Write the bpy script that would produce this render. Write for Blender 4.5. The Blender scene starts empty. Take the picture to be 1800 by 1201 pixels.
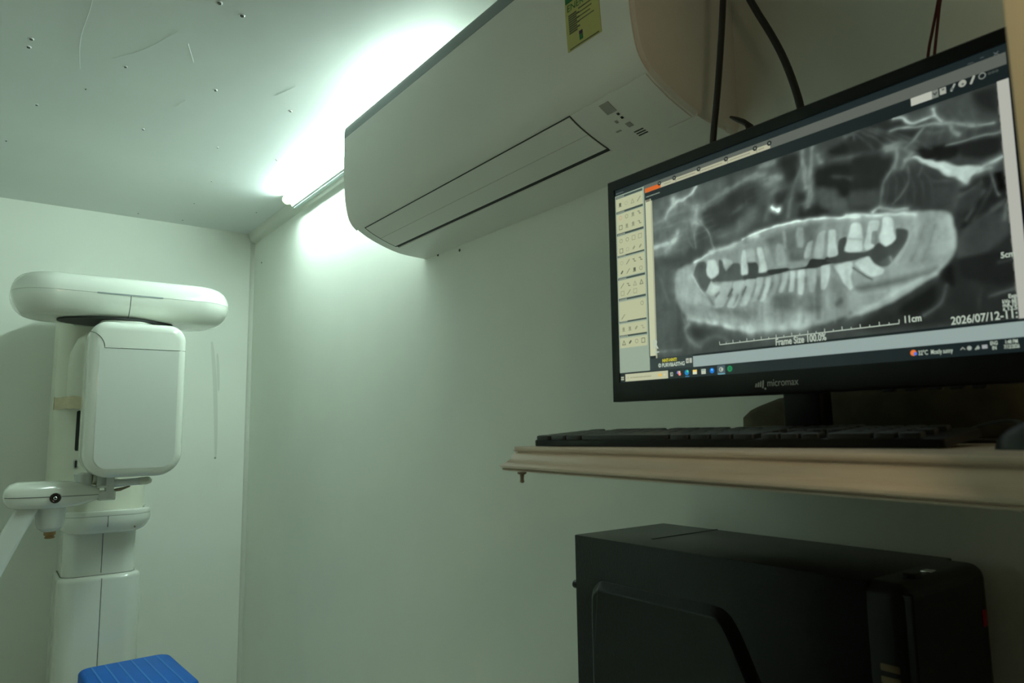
import bpy, bmesh, math, random
import numpy as np
from mathutils import Vector, Matrix

C = bpy.context.scene.collection
H = 1.2            # eye height above the floor; the coordinates below are measured from the eye
random.seed(7)

# ------------------------------------------------------------------ camera
cam_d = bpy.data.cameras.new('camera')
cam_d.sensor_width = 36.0
cam_d.lens = 25.11
cam_d.clip_start = 0.02
cam_d.dof.use_dof = True
cam_d.dof.focus_distance = 1.5
cam_d.dof.aperture_fstop = 9.0
cam = bpy.data.objects.new('camera', cam_d)
C.objects.link(cam)
RIGHT = (0.80249806, -0.59647966, -0.01445265)
UP = (-0.06359159, -0.10959016, 0.99194058)
FWD = (0.59325625, 0.79511132, 0.12587698)
cam.matrix_world = Matrix(((RIGHT[0], UP[0], -FWD[0], 0), (RIGHT[1], UP[1], -FWD[1], 0),
                           (RIGHT[2], UP[2], -FWD[2], H), (0, 0, 0, 1)))
bpy.context.scene.camera = cam

# ------------------------------------------------------------------ world and exposure
world = bpy.data.worlds.new('world')
bpy.context.scene.world = world
world.use_nodes = True
bg = world.node_tree.nodes['Background']
bg.inputs['Color'].default_value = (0.80, 0.74, 0.52, 1)
bg.inputs['Strength'].default_value = 0.012
vs = bpy.context.scene.view_settings
vs.view_transform = 'Standard'
vs.look = 'None'
vs.gamma = 1.0
vs.use_curve_mapping = False
vs.exposure = 0.0
TUBE_COLOR = (0.76, 1.0, 0.92, 1)
TUBE_STRENGTH = 99.0
# a bare warm lamp of the room, behind and above the viewer
lamp_d = bpy.data.lights.new('warm_lamp', 'POINT')
lamp_d.color = (1.0, 0.80, 0.48)
lamp_d.energy = 2.25
lamp_d.shadow_soft_size = 0.05
lamp = bpy.data.objects.new('warm_lamp', lamp_d)
lamp.location = (0.15, -0.12, H + 0.33)
C.objects.link(lamp)

# ------------------------------------------------------------------ materials
def lin(v):
    v = v / 255.0
    return v / 12.92 if v <= 0.04045 else ((v + 0.055) / 1.055) ** 2.4

def rgb(r, g, b):
    return (lin(r), lin(g), lin(b), 1)

def mat(name, col, rough=0.5, metal=0.0, spec=0.5, vary=0.0, scale=8.0, bump=0.0, bscale=60.0, coat=0.0, stretch=None):
    m = bpy.data.materials.new(name)
    m.use_nodes = True
    nt = m.node_tree
    p = nt.nodes['Principled BSDF']
    p.inputs['Base Color'].default_value = col
    p.inputs['Roughness'].default_value = rough
    p.inputs['Metallic'].default_value = metal
    p.inputs['Specular IOR Level'].default_value = spec
    p.inputs['Coat Weight'].default_value = coat
    p.inputs['Coat Roughness'].default_value = 0.08
    tc = nt.nodes.new('ShaderNodeTexCoord')
    vec = tc.outputs['Object']
    if stretch:
        mp = nt.nodes.new('ShaderNodeMapping')
        mp.inputs['Scale'].default_value = stretch
        nt.links.new(vec, mp.inputs['Vector'])
        vec = mp.outputs['Vector']
    if vary:
        n = nt.nodes.new('ShaderNodeTexNoise')
        n.inputs['Scale'].default_value = scale
        n.inputs['Detail'].default_value = 6
        nt.links.new(vec, n.inputs['Vector'])
        r = nt.nodes.new('ShaderNodeValToRGB')
        r.color_ramp.elements[0].position = 0.3
        r.color_ramp.elements[1].position = 0.7
        r.color_ramp.elements[0].color = tuple(c * (1 - vary) for c in col[:3]) + (1,)
        r.color_ramp.elements[1].color = tuple(min(1, c * (1 + vary * 0.5)) for c in col[:3]) + (1,)
        nt.links.new(n.outputs['Fac'], r.inputs['Fac'])
        nt.links.new(r.outputs['Color'], p.inputs['Base Color'])
    if bump:
        n2 = nt.nodes.new('ShaderNodeTexNoise')
        n2.inputs['Scale'].default_value = bscale
        n2.inputs['Detail'].default_value = 4
        nt.links.new(vec, n2.inputs['Vector'])
        b = nt.nodes.new('ShaderNodeBump')
        b.inputs['Strength'].default_value = bump
        b.inputs['Distance'].default_value = 0.002
        nt.links.new(n2.outputs['Fac'], b.inputs['Height'])
        nt.links.new(b.outputs['Normal'], p.inputs['Normal'])
    return m

def emit(name, col, strength=1.0, base=(0, 0, 0, 1)):
    m = bpy.data.materials.new(name)
    m.use_nodes = True
    p = m.node_tree.nodes['Principled BSDF']
    p.inputs['Base Color'].default_value = base
    p.inputs['Emission Color'].default_value = col
    p.inputs['Emission Strength'].default_value = strength
    p.inputs['Roughness'].default_value = 0.4
    return m

M = {}
M['wall'] = mat('wall_paint', (0.855, 0.885, 0.80, 1), 0.55, vary=0.035, scale=3.0, bump=0.10, bscale=14)
M['ceiling'] = mat('ceiling_paint', (0.74, 0.77, 0.76, 1), 0.45, vary=0.03, scale=2.5, bump=0.12, bscale=9)
M['floor'] = mat('floor_vinyl', (0.80, 0.78, 0.70, 1), 0.5, vary=0.1)
M['trim'] = mat('trim_paint', (0.66, 0.68, 0.60, 1), 0.45)
M['ac'] = mat('ac_plastic', (0.84, 0.83, 0.77, 1), 0.42, vary=0.02, scale=5)
M['ac_strip'] = mat('ac_strip_plastic', (0.26, 0.30, 0.30, 1), 0.4)
M['ac_line'] = mat('ac_seam', (0.05, 0.055, 0.045, 1), 0.6)
M['ac_grey'] = mat('ac_window', (0.36, 0.36, 0.32, 1), 0.3)
M['black'] = mat('black_plastic', (0.005, 0.0055, 0.0055, 1), 0.5, spec=0.3)
M['black_gloss'] = mat('black_gloss_plastic', (0.005, 0.0055, 0.0055, 1), 0.35, spec=0.3)
M['case'] = mat('black_painted_steel', (0.004, 0.0045, 0.0036, 1), 0.33, spec=0.25, vary=0.15, scale=20, bump=0.15, bscale=250)
M['key'] = mat('key_plastic', (0.014, 0.0165, 0.0155, 1), 0.4, spec=0.5)
M['cable'] = mat('cable_rubber', (0.006, 0.006, 0.006, 1), 0.5)
M['red'] = mat('red_wire', (0.10, 0.006, 0.008, 1), 0.5)
M['wood'] = mat('shelf_wood', (0.82, 0.69, 0.55, 1), 0.5, vary=0.18, scale=9, stretch=(4, 0.5, 9), bump=0.15, bscale=40)
M['post'] = mat('post_wood', (0.78, 0.69, 0.49, 1), 0.55, vary=0.06, scale=5, stretch=(6, 6, 0.5))
M['ply'] = mat('plain_board', (0.36, 0.27, 0.17, 1), 0.6, vary=0.1)
M['white'] = mat('machine_white', (0.77, 0.80, 0.72, 1), 0.14, coat=0.6)
M['face'] = mat('machine_face', (0.69, 0.72, 0.67, 1), 0.28, coat=0.2)
M['cream'] = mat('machine_cream', (0.72, 0.73, 0.61, 1), 0.35)
M['tape'] = mat('masking_tape', (0.62, 0.54, 0.36, 1), 0.7, vary=0.12, scale=40)
M['rust'] = mat('brown_cap', (0.33, 0.20, 0.08, 1), 0.6, vary=0.3, scale=80)
M['seam'] = mat('machine_seam', (0.045, 0.05, 0.045, 1), 0.6)
M['dark'] = mat('dark_gap', (0.008, 0.009, 0.008, 1), 0.6)
M['chrome'] = mat('chrome', (0.75, 0.75, 0.75, 1), 0.15, metal=1.0)
M['steel'] = mat('dull_steel', (0.30, 0.25, 0.18, 1), 0.45, metal=0.7)
M['clear'] = mat('frosted_plastic', (0.66, 0.70, 0.66, 1), 0.2, coat=0.3)
M['blue'] = mat('blue_plastic', (0.0, 0.115, 0.50, 1), 0.5, spec=0.3, vary=0.05, scale=20)
M['blue_pale'] = mat('blue_rib', (0.035, 0.19, 0.56, 1), 0.5, spec=0.3)
M['label'] = mat('label_paper', (0.52, 0.50, 0.16, 1), 0.6)
M['label_green'] = mat('label_green_ink', (0.01, 0.16, 0.04, 1), 0.6)
M['label_ink'] = mat('label_dark_ink', (0.10, 0.11, 0.05, 1), 0.6)
M['label_violet'] = mat('label_violet_ink', (0.05, 0.02, 0.08, 1), 0.6)
M['badge'] = mat('badge_print', (0.55, 0.58, 0.57, 1), 0.5)
M['vent'] = mat('copper_vent', (0.10, 0.065, 0.025, 1), 0.45, metal=0.4)
M['streak'] = mat('wall_streak', (0.71, 0.745, 0.665, 1), 0.6)
M['bag'] = mat('brown_cloth', (0.11, 0.095, 0.05, 1), 0.8, vary=0.3, scale=30)
M['led'] = emit('red_led', (0.35, 0.004, 0.004, 1), 0.03, (0.05, 0.0, 0.0, 1))
M['tube'] = emit('lit_tube', TUBE_COLOR, TUBE_STRENGTH, (0.8, 0.8, 0.8, 1))
M['batten'] = mat('batten_enamel', (0.74, 0.76, 0.74, 1), 0.35)
M['batten_line'] = mat('batten_groove', (0.30, 0.40, 0.38, 1), 0.5)
M['holder'] = mat('lamp_holder_plastic', (0.55, 0.60, 0.38, 1), 0.3)
M['mark'] = mat('nail_hole', (0.07, 0.07, 0.055, 1), 0.7)
M['scuff'] = mat('wall_scuff', (0.36, 0.38, 0.31, 1), 0.6)

# ------------------------------------------------------------------ mesh helpers
WL = {}

def fin(name, bm, m, parent=None, angle=32, mats=None):
    """link a bmesh (in eye coordinates) as one mesh object"""
    bmesh.ops.recalc_face_normals(bm, faces=bm.faces[:])
    off = Vector((0, 0, H))
    if parent is not None:
        off -= WL[parent.name]
    bmesh.ops.translate(bm, verts=bm.verts[:], vec=off)
    lim = math.radians(angle)
    for f in bm.faces:
        f.smooth = True
    for e in bm.edges:
        if len(e.link_faces) == 2 and e.calc_face_angle(0) > lim:
            e.smooth = False
    me = bpy.data.meshes.new(name)
    bm.to_mesh(me)
    bm.free()
    for k in (mats or [m]):
        me.materials.append(k)
    o = bpy.data.objects.new(name, me)
    C.objects.link(o)
    if parent is not None:
        o.parent = parent
        WL[o.name] = WL[parent.name]
    else:
        WL[o.name] = Vector((0, 0, 0))
    return o

def thing(name, label, cat, loc=(0, 0, -H), group=None):
    o = bpy.data.objects.new(name, None)
    C.objects.link(o)
    o.location = (loc[0], loc[1], loc[2] + H)
    WL[o.name] = Vector(o.location)
    o['label'] = label
    o['category'] = cat
    if group:
        o['group'] = group
    return o

def tag(o, label, cat, group=None):
    o['label'] = label
    o['category'] = cat
    if group:
        o['group'] = group
    return o

def struct(o, label, cat):
    o['kind'] = 'structure'
    o['label'] = label
    o['category'] = cat
    return o

def box(bm, lo, hi, r=0.0, seg=2):
    g = bmesh.ops.create_cube(bm, size=1.0)
    vs_ = g['verts']
    for v in vs_:
        v.co = Vector([lo[i] + (v.co[i] + 0.5) * (hi[i] - lo[i]) for i in range(3)])
    if r:
        es = list({e for v in vs_ for e in v.link_edges})
        bmesh.ops.bevel(bm, geom=es, offset=r, segments=seg, profile=0.5, affect='EDGES', clamp_overlap=True)
    return bm

def B(lo, hi, r=0.0, seg=2):
    return box(bmesh.new(), lo, hi, r, seg)

def loft(bm, rings, closed=True, caps=True):
    vv = [[bm.verts.new(p) for p in ring] for ring in rings]
    n = len(rings[0])
    for a, b in zip(vv[:-1], vv[1:]):
        for i in range(n if closed else n - 1):
            j = (i + 1) % n
            bm.faces.new((a[i], a[j], b[j], b[i]))
    if caps and closed:
        bm.faces.new(vv[0][::-1])
        bm.faces.new(vv[-1])
    return bm

def rr(cx, cy, hx, hy, r, n=8):
    r = max(min(r, hx - 1e-5, hy - 1e-5), 1e-4)
    out = []
    for (sx, sy, a0) in ((1, 1, 0), (-1, 1, 90), (-1, -1, 180), (1, -1, 270)):
        for k in range(n + 1):
            a = math.radians(a0 + 90 * k / n)
            out.append((cx + sx * (hx - r) + r * math.cos(a), cy + sy * (hy - r) + r * math.sin(a)))
    return out

AX = {'x': lambda u, v, d: (d, u, v), 'y': lambda u, v, d: (u, d, v), 'z': lambda u, v, d: (u, v, d)}

def slab(bm, ax, cx, cy, hx, hy, rc, d0, d1, r0=0.0, r1=0.0, n=8, m=6):
    """rounded rectangle pushed along an axis with rounded rims"""
    f = AX[ax]
    prof = []
    s = 1 if d1 > d0 else -1
    if r0:
        for k in range(m + 1):
            a = math.radians(90 * k / m)
            prof.append((d0 + s * r0 * (1 - math.sin(a)), r0 * (1 - math.cos(a))))
        prof.reverse()
        prof = [(d0 + s * r0 * (1 - math.cos(math.radians(90 * k / m))), r0 * (1 - math.sin(math.radians(90 * k / m)))) for k in range(m + 1)]
    else:
        prof.append((d0, 0.0))
    if r1:
        prof += [(d1 - s * r1 * (1 - math.sin(math.radians(90 * k / m))), r1 * (1 - math.cos(math.radians(90 * k / m)))) for k in range(m + 1)]
    else:
        prof.append((d1, 0.0))
    rings = [[f(u, v, d) for (u, v) in rr(cx, cy, hx - i, hy - i, max(rc - i, 0.0005), n)] for d, i in prof]
    return loft(bm, rings)

def prism(bm, ax, pts, d0, d1):
    f = AX[ax]
    return loft(bm, [[f(u, v, d0) for u, v in pts], [f(u, v, d1) for u, v in pts]])

def frame_at(t):
    t = Vector(t).normalized()
    a = Vector((0, 0, 1)) if abs(t.z) < 0.9 else Vector((1, 0, 0))
    u = t.cross(a).normalized()
    return u, u.cross(t).normalized()

def smooth_path(pts, it=2):
    P = [Vector(p) for p in pts]
    for _ in range(it):
        Q = [P[0]]
        for a, b in zip(P[:-1], P[1:]):
            Q += [a * 0.75 + b * 0.25, a * 0.25 + b * 0.75]
        Q.append(P[-1])
        P = Q
    return P

def tube(bm, pts, r, n=12, it=0, flat=1.0):
    P = smooth_path(pts, it) if it else [Vector(p) for p in pts]
    rings = []
    u = None
    for i, p in enumerate(P):
        t = (P[min(i + 1, len(P) - 1)] - P[max(i - 1, 0)]).normalized()
        if u is None:
            u, v = frame_at(t)
        else:
            u = (u - t * u.dot(t)).normalized()
            v = u.cross(t).normalized()
        rad = r[i] if isinstance(r, (list, tuple)) else r
        rings.append([p + u * rad * math.cos(2 * math.pi * k / n) + v * rad * flat * math.sin(2 * math.pi * k / n) for k in range(n)])
    return loft(bm, rings)

def lathe(bm, c, axis, prof, n=24):
    """prof: list of (distance along axis, radius)"""
    a = Vector(axis).normalized()
    u, v = frame_at(a)
    c = Vector(c)
    rings = [[c + a * d + (u * math.cos(2 * math.pi * k / n) + v * math.sin(2 * math.pi * k / n)) * max(r, 1e-5) for k in range(n)] for d, r in prof]
    return loft(bm, rings)

def mesh_text(txt, size, bold=0.0):
    """flat lettering as (verts, polygons) from the built-in typeface, left-bottom at the origin"""
    cu = bpy.data.curves.new('lettering', 'FONT')
    cu.body = txt
    cu.size = size
    cu.offset = bold
    o = bpy.data.objects.new('lettering', cu)
    C.objects.link(o)
    bpy.context.view_layer.update()
    me = bpy.data.meshes.new_from_object(o.evaluated_get(bpy.context.evaluated_depsgraph_get()))
    V = [tuple(v.co) for v in me.vertices]
    F = [tuple(p.vertices) for p in me.polygons]
    bpy.data.objects.remove(o)
    bpy.data.curves.remove(cu)
    bpy.data.meshes.remove(me)
    return V, F

def put_text(bm, txt, size, place, width=None, mi=0, bold=0.0):
    V, F = mesh_text(txt, size, bold)
    if not V:
        return
    w = max(v[0] for v in V)
    k = (width / w) if width else 1.0
    vv = [bm.verts.new(place(v[0] * k, v[1])) for v in V]
    for f in F:
        try:
            bm.faces.new([vv[i] for i in f]).material_index = mi
        except ValueError:
            pass

# ------------------------------------------------------------------ the room
WX, YB, ZC = 0.94, 3.17, 0.889
o = fin('wall_right', B((WX, -1.6, -H), (WX + 0.1, YB + 0.1, ZC)), M['wall'])
struct(o, 'off-white painted wall behind the air conditioner and the screen', 'wall')
WR = o
o = fin('wall_back', B((-0.70, YB, -H), (WX, YB + 0.1, ZC)), M['wall'])
struct(o, 'off-white painted end wall behind the x-ray machine', 'wall')
WB = o
o = fin('wall_left', B((-0.70, 0.95, -H), (-0.60, YB + 0.1, ZC)), M['wall'])
struct(o, 'off-white painted side wall facing the air conditioner', 'wall')
o = fin('ceiling', B((-0.95, -1.6, ZC), (WX + 0.1, YB + 0.1, ZC + 0.08)), M['ceiling'])
struct(o, 'off-white painted board ceiling with sunken screw heads', 'ceiling')
CE = o
o = fin('floor', B((-0.95, -1.6, -H - 0.08), (WX + 0.1, YB + 0.1, -H)), M['floor'])
struct(o, 'plain floor of the small cabin', 'floor')
# quarter-round trim along the wall and ceiling corner
q = [(WX, ZC)] + [(WX - 0.030 * math.cos(math.radians(a)), ZC - 0.041 * math.sin(math.radians(a))) for a in range(0, 91, 9)]
bm = bmesh.new()
f = [[(x, y, z) for x, z in q] for y in (1.0, YB - 0.012)]
f.append([(WX + (x - WX) * 0.75, YB - 0.001, ZC + (z - ZC) * 0.85) for x, z in q])
loft(bm, f)
struct(fin('trim_1', bm, M['trim']), 'round white trim in the angle of wall and ceiling', 'trim')
bm = bmesh.new()
q = [(WX, YB)] + [(WX - 0.016 * math.cos(math.radians(a)), YB - 0.012 * math.sin(math.radians(a))) for a in range(0, 91, 15)]
prism(bm, 'z', q, -H, ZC - 0.04)
struct(fin('trim_2', bm, M['trim']), 'thin upright bead in the corner of the two walls', 'trim')
# sunken screw heads in the ceiling boards
DOTS = [(0.345, 1.458, 1.3), (0.396, 1.477, 1.3), (0.041, 1.839, 1.2), (0.038, 1.882, 1.2), (0.231, 1.855, 1), (0.438, 1.855, 1.1),
        (0.072, 2.212, 1), (0.638, 1.864, 1), (0.331, 2.222, .9), (0.542, 2.239, .7), (0.725, 2.237, .8), (0.014, 2.54, .8),
        (0.603, 2.558, .7), (0.612, 2.846, .7), (0.46, 3.10, .7), (0.625, 3.10, .7), (0.841, 2.829, .6), (0.167, 2.037, .5)]
for x, y, s in DOTS:
    bm = bmesh.new()
    lathe(bm, (x, y, ZC + 0.001), (0, 0, -1), [(0, 0.0058 * s), (0.0016, 0.0056 * s), (0.0026, 0.0042 * s), (0.0016, 0.0030 * s)], 12)
    fin('screw_head', bm, M['ceiling'], CE)
    bm = bmesh.new()
    lathe(bm, (x + 0.001, y - 0.001, ZC), (0, 0, -1), [(0.0, 0.0032 * s), (0.0029, 0.0030 * s)], 10)
    fin('screw_hole', bm, M['mark'], CE)
# ridges where paint has run on the ceiling
for pts in ([(0.13, 1.52), (0.135, 1.62), (0.128, 1.78), (0.145, 1.93)], [(0.30, 1.62), (0.255, 1.75), (0.20, 1.83)],
            [(0.33, 1.66), (0.36, 1.74)], [(0.39, 1.96), (0.375, 2.02)], [(0.60, 1.72), (0.575, 1.80)]):
    bm = bmesh.new()
    tube(bm, [(x, y, ZC) for x, y in pts], 0.0005, 6, 2)
    fin('paint_ridge', bm, M['ceiling'], CE)
# nail holes in the walls
for x, y, z in ((WX, 1.578, 0.463), (WX, 1.473, 0.453), (WX, 3.057, 0.741)):
    bm = bmesh.new()
    lathe(bm, (x + 0.001, y, z), (-1, 0, 0), [(0, 0.004), (0.0022, 0.0035)], 10)
    fin('nail_hole', bm, M['mark'], WR)
bm = bmesh.new()
lathe(bm, (0.807, YB + 0.001, -0.089), (0, -1, 0), [(0, 0.005), (0.0022, 0.004)], 10)
fin('nail_hole', bm, M['scuff'], WB)
# two long curved streaks, a little darker, on the end wall beside the machine
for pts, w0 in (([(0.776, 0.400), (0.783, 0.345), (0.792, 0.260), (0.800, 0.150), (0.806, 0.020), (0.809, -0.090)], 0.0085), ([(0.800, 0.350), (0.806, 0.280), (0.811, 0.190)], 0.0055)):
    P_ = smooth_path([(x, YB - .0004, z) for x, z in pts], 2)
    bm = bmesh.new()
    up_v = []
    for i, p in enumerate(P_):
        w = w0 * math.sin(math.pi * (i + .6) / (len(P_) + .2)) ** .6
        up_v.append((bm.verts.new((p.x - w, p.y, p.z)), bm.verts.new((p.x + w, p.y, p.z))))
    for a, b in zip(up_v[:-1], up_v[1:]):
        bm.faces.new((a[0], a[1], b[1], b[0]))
    fin('streak_mark', bm, M['streak'], WB)

# ------------------------------------------------------------------ tube light
TL = thing('tube_light', 'lit fluorescent tube light in the angle of wall and ceiling above the air conditioner', 'light', (0.88, 1.95, ZC))
Y0, Y1 = 1.36, 2.572
bm = bmesh.new()
prism(bm, 'y', [(0.888, ZC), (0.886, 0.872), (0.893, 0.850), (0.909, 0.846), (0.916, 0.856), (0.914, ZC)], Y0 + 0.02, Y1 - 0.01)
fin('housing', bm, M['batten'], TL)
bm = bmesh.new()
box(bm, (0.8995, Y0 + 0.02, 0.8445), (0.9045, Y1 - 0.012, 0.8472))
box(bm, (0.9125, Y0 + 0.02, 0.848), (0.9165, Y1 - 0.012, 0.8535))
fin('housing_groove', bm, M['batten_line'], TL)
bm = bmesh.new()
lathe(bm, (0.8735, Y0 + 0.012, 0.8725), (0, 1, 0), [(0, 0.010), (0.004, 0.0128), (Y1 - Y0 - 0.030, 0.0128), (Y1 - Y0 - 0.026, 0.010)], 20)
fin('glass_tube', bm, M['tube'], TL)
for y in (Y0, Y1 - 0.012):
    bm = bmesh.new()
    lathe(bm, (0.8735, y, 0.8720), (0, 1, 0), [(0, 0.012), (0.002, 0.0165), (0.010, 0.0165), (0.012, 0.014)], 20)
    box(bm, (0.876, y + 0.001, 0.858), (0.892, y + 0.011, 0.880), 0.002)
    fin('lamp_holder', bm, M['holder'], TL)

# ------------------------------------------------------------------ air conditioner
PR = [(0.940, 0.783), (0.76, 0.785), (0.722, 0.784), (0.7085, 0.779), (0.7055, 0.760), (0.7055, 0.700), (0.7065, 0.640), (0.7105, 0.585), (0.718, 0.545),
      (0.7285, 0.5255), (0.742, 0.5140), (0.763, 0.5015), (0.790, 0.4900), (0.811, 0.4825), (0.840, 0.4740), (0.870, 0.468), (0.940, 0.4645)]

def chaikin(P, it=2):
    for _ in range(it):
        Q = [P[0]]
        for a, b in zip(P[:-1], P[1:]):
            Q += [(a[0] * .8 + b[0] * .2, a[1] * .8 + b[1] * .2), (a[0] * .2 + b[0] * .8, a[1] * .2 + b[1] * .8)]
        Q.append(P[-1])
        P = Q
    return P

PF = chaikin(PR)
PS = [0.0]
for a, b in zip(PF[:-1], PF[1:]):
    PS.append(PS[-1] + math.hypot(b[0] - a[0], b[1] - a[1]))

def pf_at(s, off=0.0):
    s = min(max(s, 0.0), PS[-1] - 1e-6)
    i = max(k for k in range(len(PS) - 1) if PS[k] <= s)
    t = (s - PS[i]) / (PS[i + 1] - PS[i])
    a, b = PF[i], PF[i + 1]
    L = math.hypot(b[0] - a[0], b[1] - a[1])
    nx, nz = (b[1] - a[1]) / L, -(b[0] - a[0]) / L
    return (a[0] + (b[0] - a[0]) * t + nx * off, a[1] + (b[1] - a[1]) * t + nz * off)

def s_of(x, z):
    return min((math.hypot(pf_at(k / 2000 * PS[-1])[0] - x, pf_at(k / 2000 * PS[-1])[1] - z), k / 2000 * PS[-1]) for k in range(2001))[1]

def shell(bm, s0, s1, y0, y1, off, deep=0.004, n=14, r=0.0):
    """a strip that lies on the air conditioner's outline"""
    ss = [s0 + (s1 - s0) * k / n for k in range(n + 1)]
    top = [pf_at(s, off) for s in ss]
    bot = [pf_at(s, -deep) for s in ss]
    ring = top + bot[::-1]
    return loft(bm, [[(x, y, z) for x, z in ring] for y in (y0, y1)])

def ac_place(y_left, s_base, up=-1):
    """lettering frame on the outline: u runs to the viewer's right, v runs up"""
    def f(u, v):
        x, z = pf_at(s_base - v, 0.0027)
        return (x, y_left - u, z)
    return f

AY0, AY1 = 0.650, 1.652
AC = thing('air_conditioner', 'white wall-mounted split air conditioner with a grey top strip and yellow rating label', 'air conditioner', (0.83, 1.15, 0.46))
bm = bmesh.new()
ins = [(AY0, .012), (AY0 + .003, .005), (AY0 + .010, .0), (AY1 - .010, .0), (AY1 - .003, .004), (AY1, .010)]
cx, cz = 0.85, 0.62
rings = []
for y, i in ins:
    rings.append([(min(x + i * (0.94 - x) / 0.23, 0.94), y, z + (cz - z) * i / 0.2) for x, z in PF] )
loft(bm, rings)
fin('body', bm, M['ac'], AC, 28)
s_top, s_band, s_seam = s_of(0.716, 0.783), s_of(0.7055, 0.747), s_of(0.7424, 0.5140)
bm = bmesh.new()
shell(bm, s_top, s_band - 0.001, AY0 + 0.012, AY1 - 0.004, 0.0010)
fin('top_strip', bm, M['ac_strip'], AC)
bm = bmesh.new()
shell(bm, s_band, s_seam, AY0 + 0.008, AY1 - 0.005, 0.0014, n=30)
FP = fin('front_panel', bm, M['ac'], AC)
bm = bmesh.new()
FL0, FL1, FY0, FY1 = s_of(0.7461, 0.5118), s_of(0.829, 0.4772), 0.833, 1.602
sm = s_of(0.787, 0.4915)
shell(bm, FL0 + 0.0012, sm - 0.0004, FY0 + 0.001, FY1, 0.0018)
shell(bm, sm + 0.0004, FL1, FY0 + 0.001, FY1, 0.0018)
fin('louver', bm, M['ac'], AC)
bm = bmesh.new()
shell(bm, FL0 - 0.001, FL0 + 0.0012, FY0 - 0.001, FY1 + 0.002, 0.0009)
shell(bm, FL0 - 0.001, FL1 + 0.004, FY1, FY1 + 0.0050, 0.0011)
shell(bm, FL0, FL1 + 0.004, FY0 - 0.0012, FY0 + 0.001, 0.0009)
shell(bm, sm - 0.0004, sm + 0.0004, FY0 + 0.001, FY1, 0.0012)
fin('louver_seam', bm, M['ac_line'], AC)
bm = bmesh.new()
shell(bm, FL1, FL1 + 0.0085, FY0, FY1, 0.0006)
fin('air_outlet', bm, M['dark'], AC)
bm = bmesh.new()
shell(bm, FL1 + 0.0105, FL1 + 0.0135, FY0 - 0.012, FY1 + 0.004, 0.0016)
fin('outlet_lip', bm, M['ac'], AC)
# control window by the right end of the louver
bm = bmesh.new()
shell(bm, s_seam + 0.003, s_of(0.843, 0.4735), 0.664, FY0 - 0.004, 0.0016)
DP = fin('display_panel', bm, M['ac'], AC)
bm = bmesh.new()
sw0, sw1 = s_of(0.752, 0.5075), s_of(0.771, 0.4975)
shell(bm, sw0, sw1, 0.7500, 0.7700, 0.0024)
fin('receiver_window', bm, M['ac_grey'], DP)
for (x, z, y) in ((0.7772, .4949, .7534), (0.786, .4916, .7535)):
    s = s_of(x, z)
    bm = bmesh.new()
    shell(bm, s - .0022, s + .0022, y - .0022, y + .0022, 0.0024, n=3)
    fin('indicator_light', bm, M['dark'], DP)
bm = bmesh.new()
s = s_of(0.8038, .485)
shell(bm, s - .005, s + .005, .7500, .7600, 0.0022, n=3)
s = s_of(0.807, .4838)
shell(bm, s - .002, s + .001, .7765, .7870, 0.0022, n=3)
s = s_of(0.789, .4908)
shell(bm, s - .0028, s + .0028, .7660, .7710, 0.0022, n=3)
fin('printed_mark', bm, M['ac_grey'], DP)
bm = bmesh.new()
for k in range(3):
    s = s_of(0.822 + 0.0052 * k, .4800 - 0.0019 * k)
    shell(bm, s - .0011, s + .0011, .7430, .7620, 0.0024, n=3)
fin('sensor_slot', bm, M['ac_line'], DP)
# energy label
sl0, sl1 = s_of(0.7058, 0.712), s_of(0.7105, 0.5905)
bm = bmesh.new()
shell(bm, sl0, sl1, 0.7150, 0.7905, 0.0021, 0.0)
EL = fin('energy_label', bm, M['label'], AC)
EL['label'] = 'yellow energy rating label with a green heading'
bm = bmesh.new()
def ink(y0, y1, z0, z1, mi):
    n0 = len(bm.faces)
    shell(bm, s_of(0.7065, z1), s_of(0.7065, z0), y0, y1, 0.0025, 0.0, n=3)
    bm.faces.ensure_lookup_table()
    for f_ in bm.faces[n0:]:
        f_.material_index = mi
ink(.7165, .789, .668, .705, 0)
for k in range(9):
    ink(.765 - .006 * (k % 2), .7835, .645 - .0036 * k, .6475 - .0036 * k, 1)
for k in range(4):
    ink(.727 + .004 * (k % 3), .760, .6475 - .0065 * k, .6490 - .0065 * k, 1)
ink(.7545, .7620, .6065, .6125, 2)
ink(.7545, .7620, .598, .606, 0)
ink(.720, .785, .5915, .5935, 1)
put_text(bm, 'ENERGY', 0.016, ac_place(.786, s_of(.7063, .653)), 0.060, 0)
fin('label_print', bm, M['label_green'], EL, mats=[M['label_green'], M['label_ink'], M['label_violet']])
bm = bmesh.new()
shell(bm, s_of(0.845, .473), s_of(0.915, .466), 0.655, 0.712, 0.0012)
fin('service_cover', bm, M['ac'], AC)

# ------------------------------------------------------------------ the shelf
def sx(y):
    return 0.53 - 0.109 * (0.705 - y)
ZS = -0.0175
SH = thing('shelf', 'wooden wall shelf with a carved front moulding under the screen and keyboard', 'shelf', (0.72, 0.25, ZS))
bm = bmesh.new()
prism(bm, 'z', [(sx(0.698) + .004, 0.698), (0.9395, 0.715), (0.9395, -0.3), (sx(-0.3) + .004, -0.3)], ZS - 0.019, ZS)
fin('board', bm, M['wood'], SH)
MP = [(-.004, 0.0), (.0, -.0002), (.0022, -.0012), (.0028, -.003), (.0022, -.0050), (-.0008, -.0060), (-.0008, -.0072), (.0026, -.0080), (.0062, -.0110), (.0092, -.0136),
      (.0118, -.0165), (.0122, -.0182), (.0170, -.0186), (.0216, -.0200), (.0238, -.0218), (.0240, -.0238), (.0222, -.0250), (.0185, -.0256), (.0212, -.0268), (.0205, -.0280), (-.004, -.0280)]
bm = bmesh.new()
rings = []
ys = [0.7055 - 0.02 * k for k in range(0, 51)]
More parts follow.
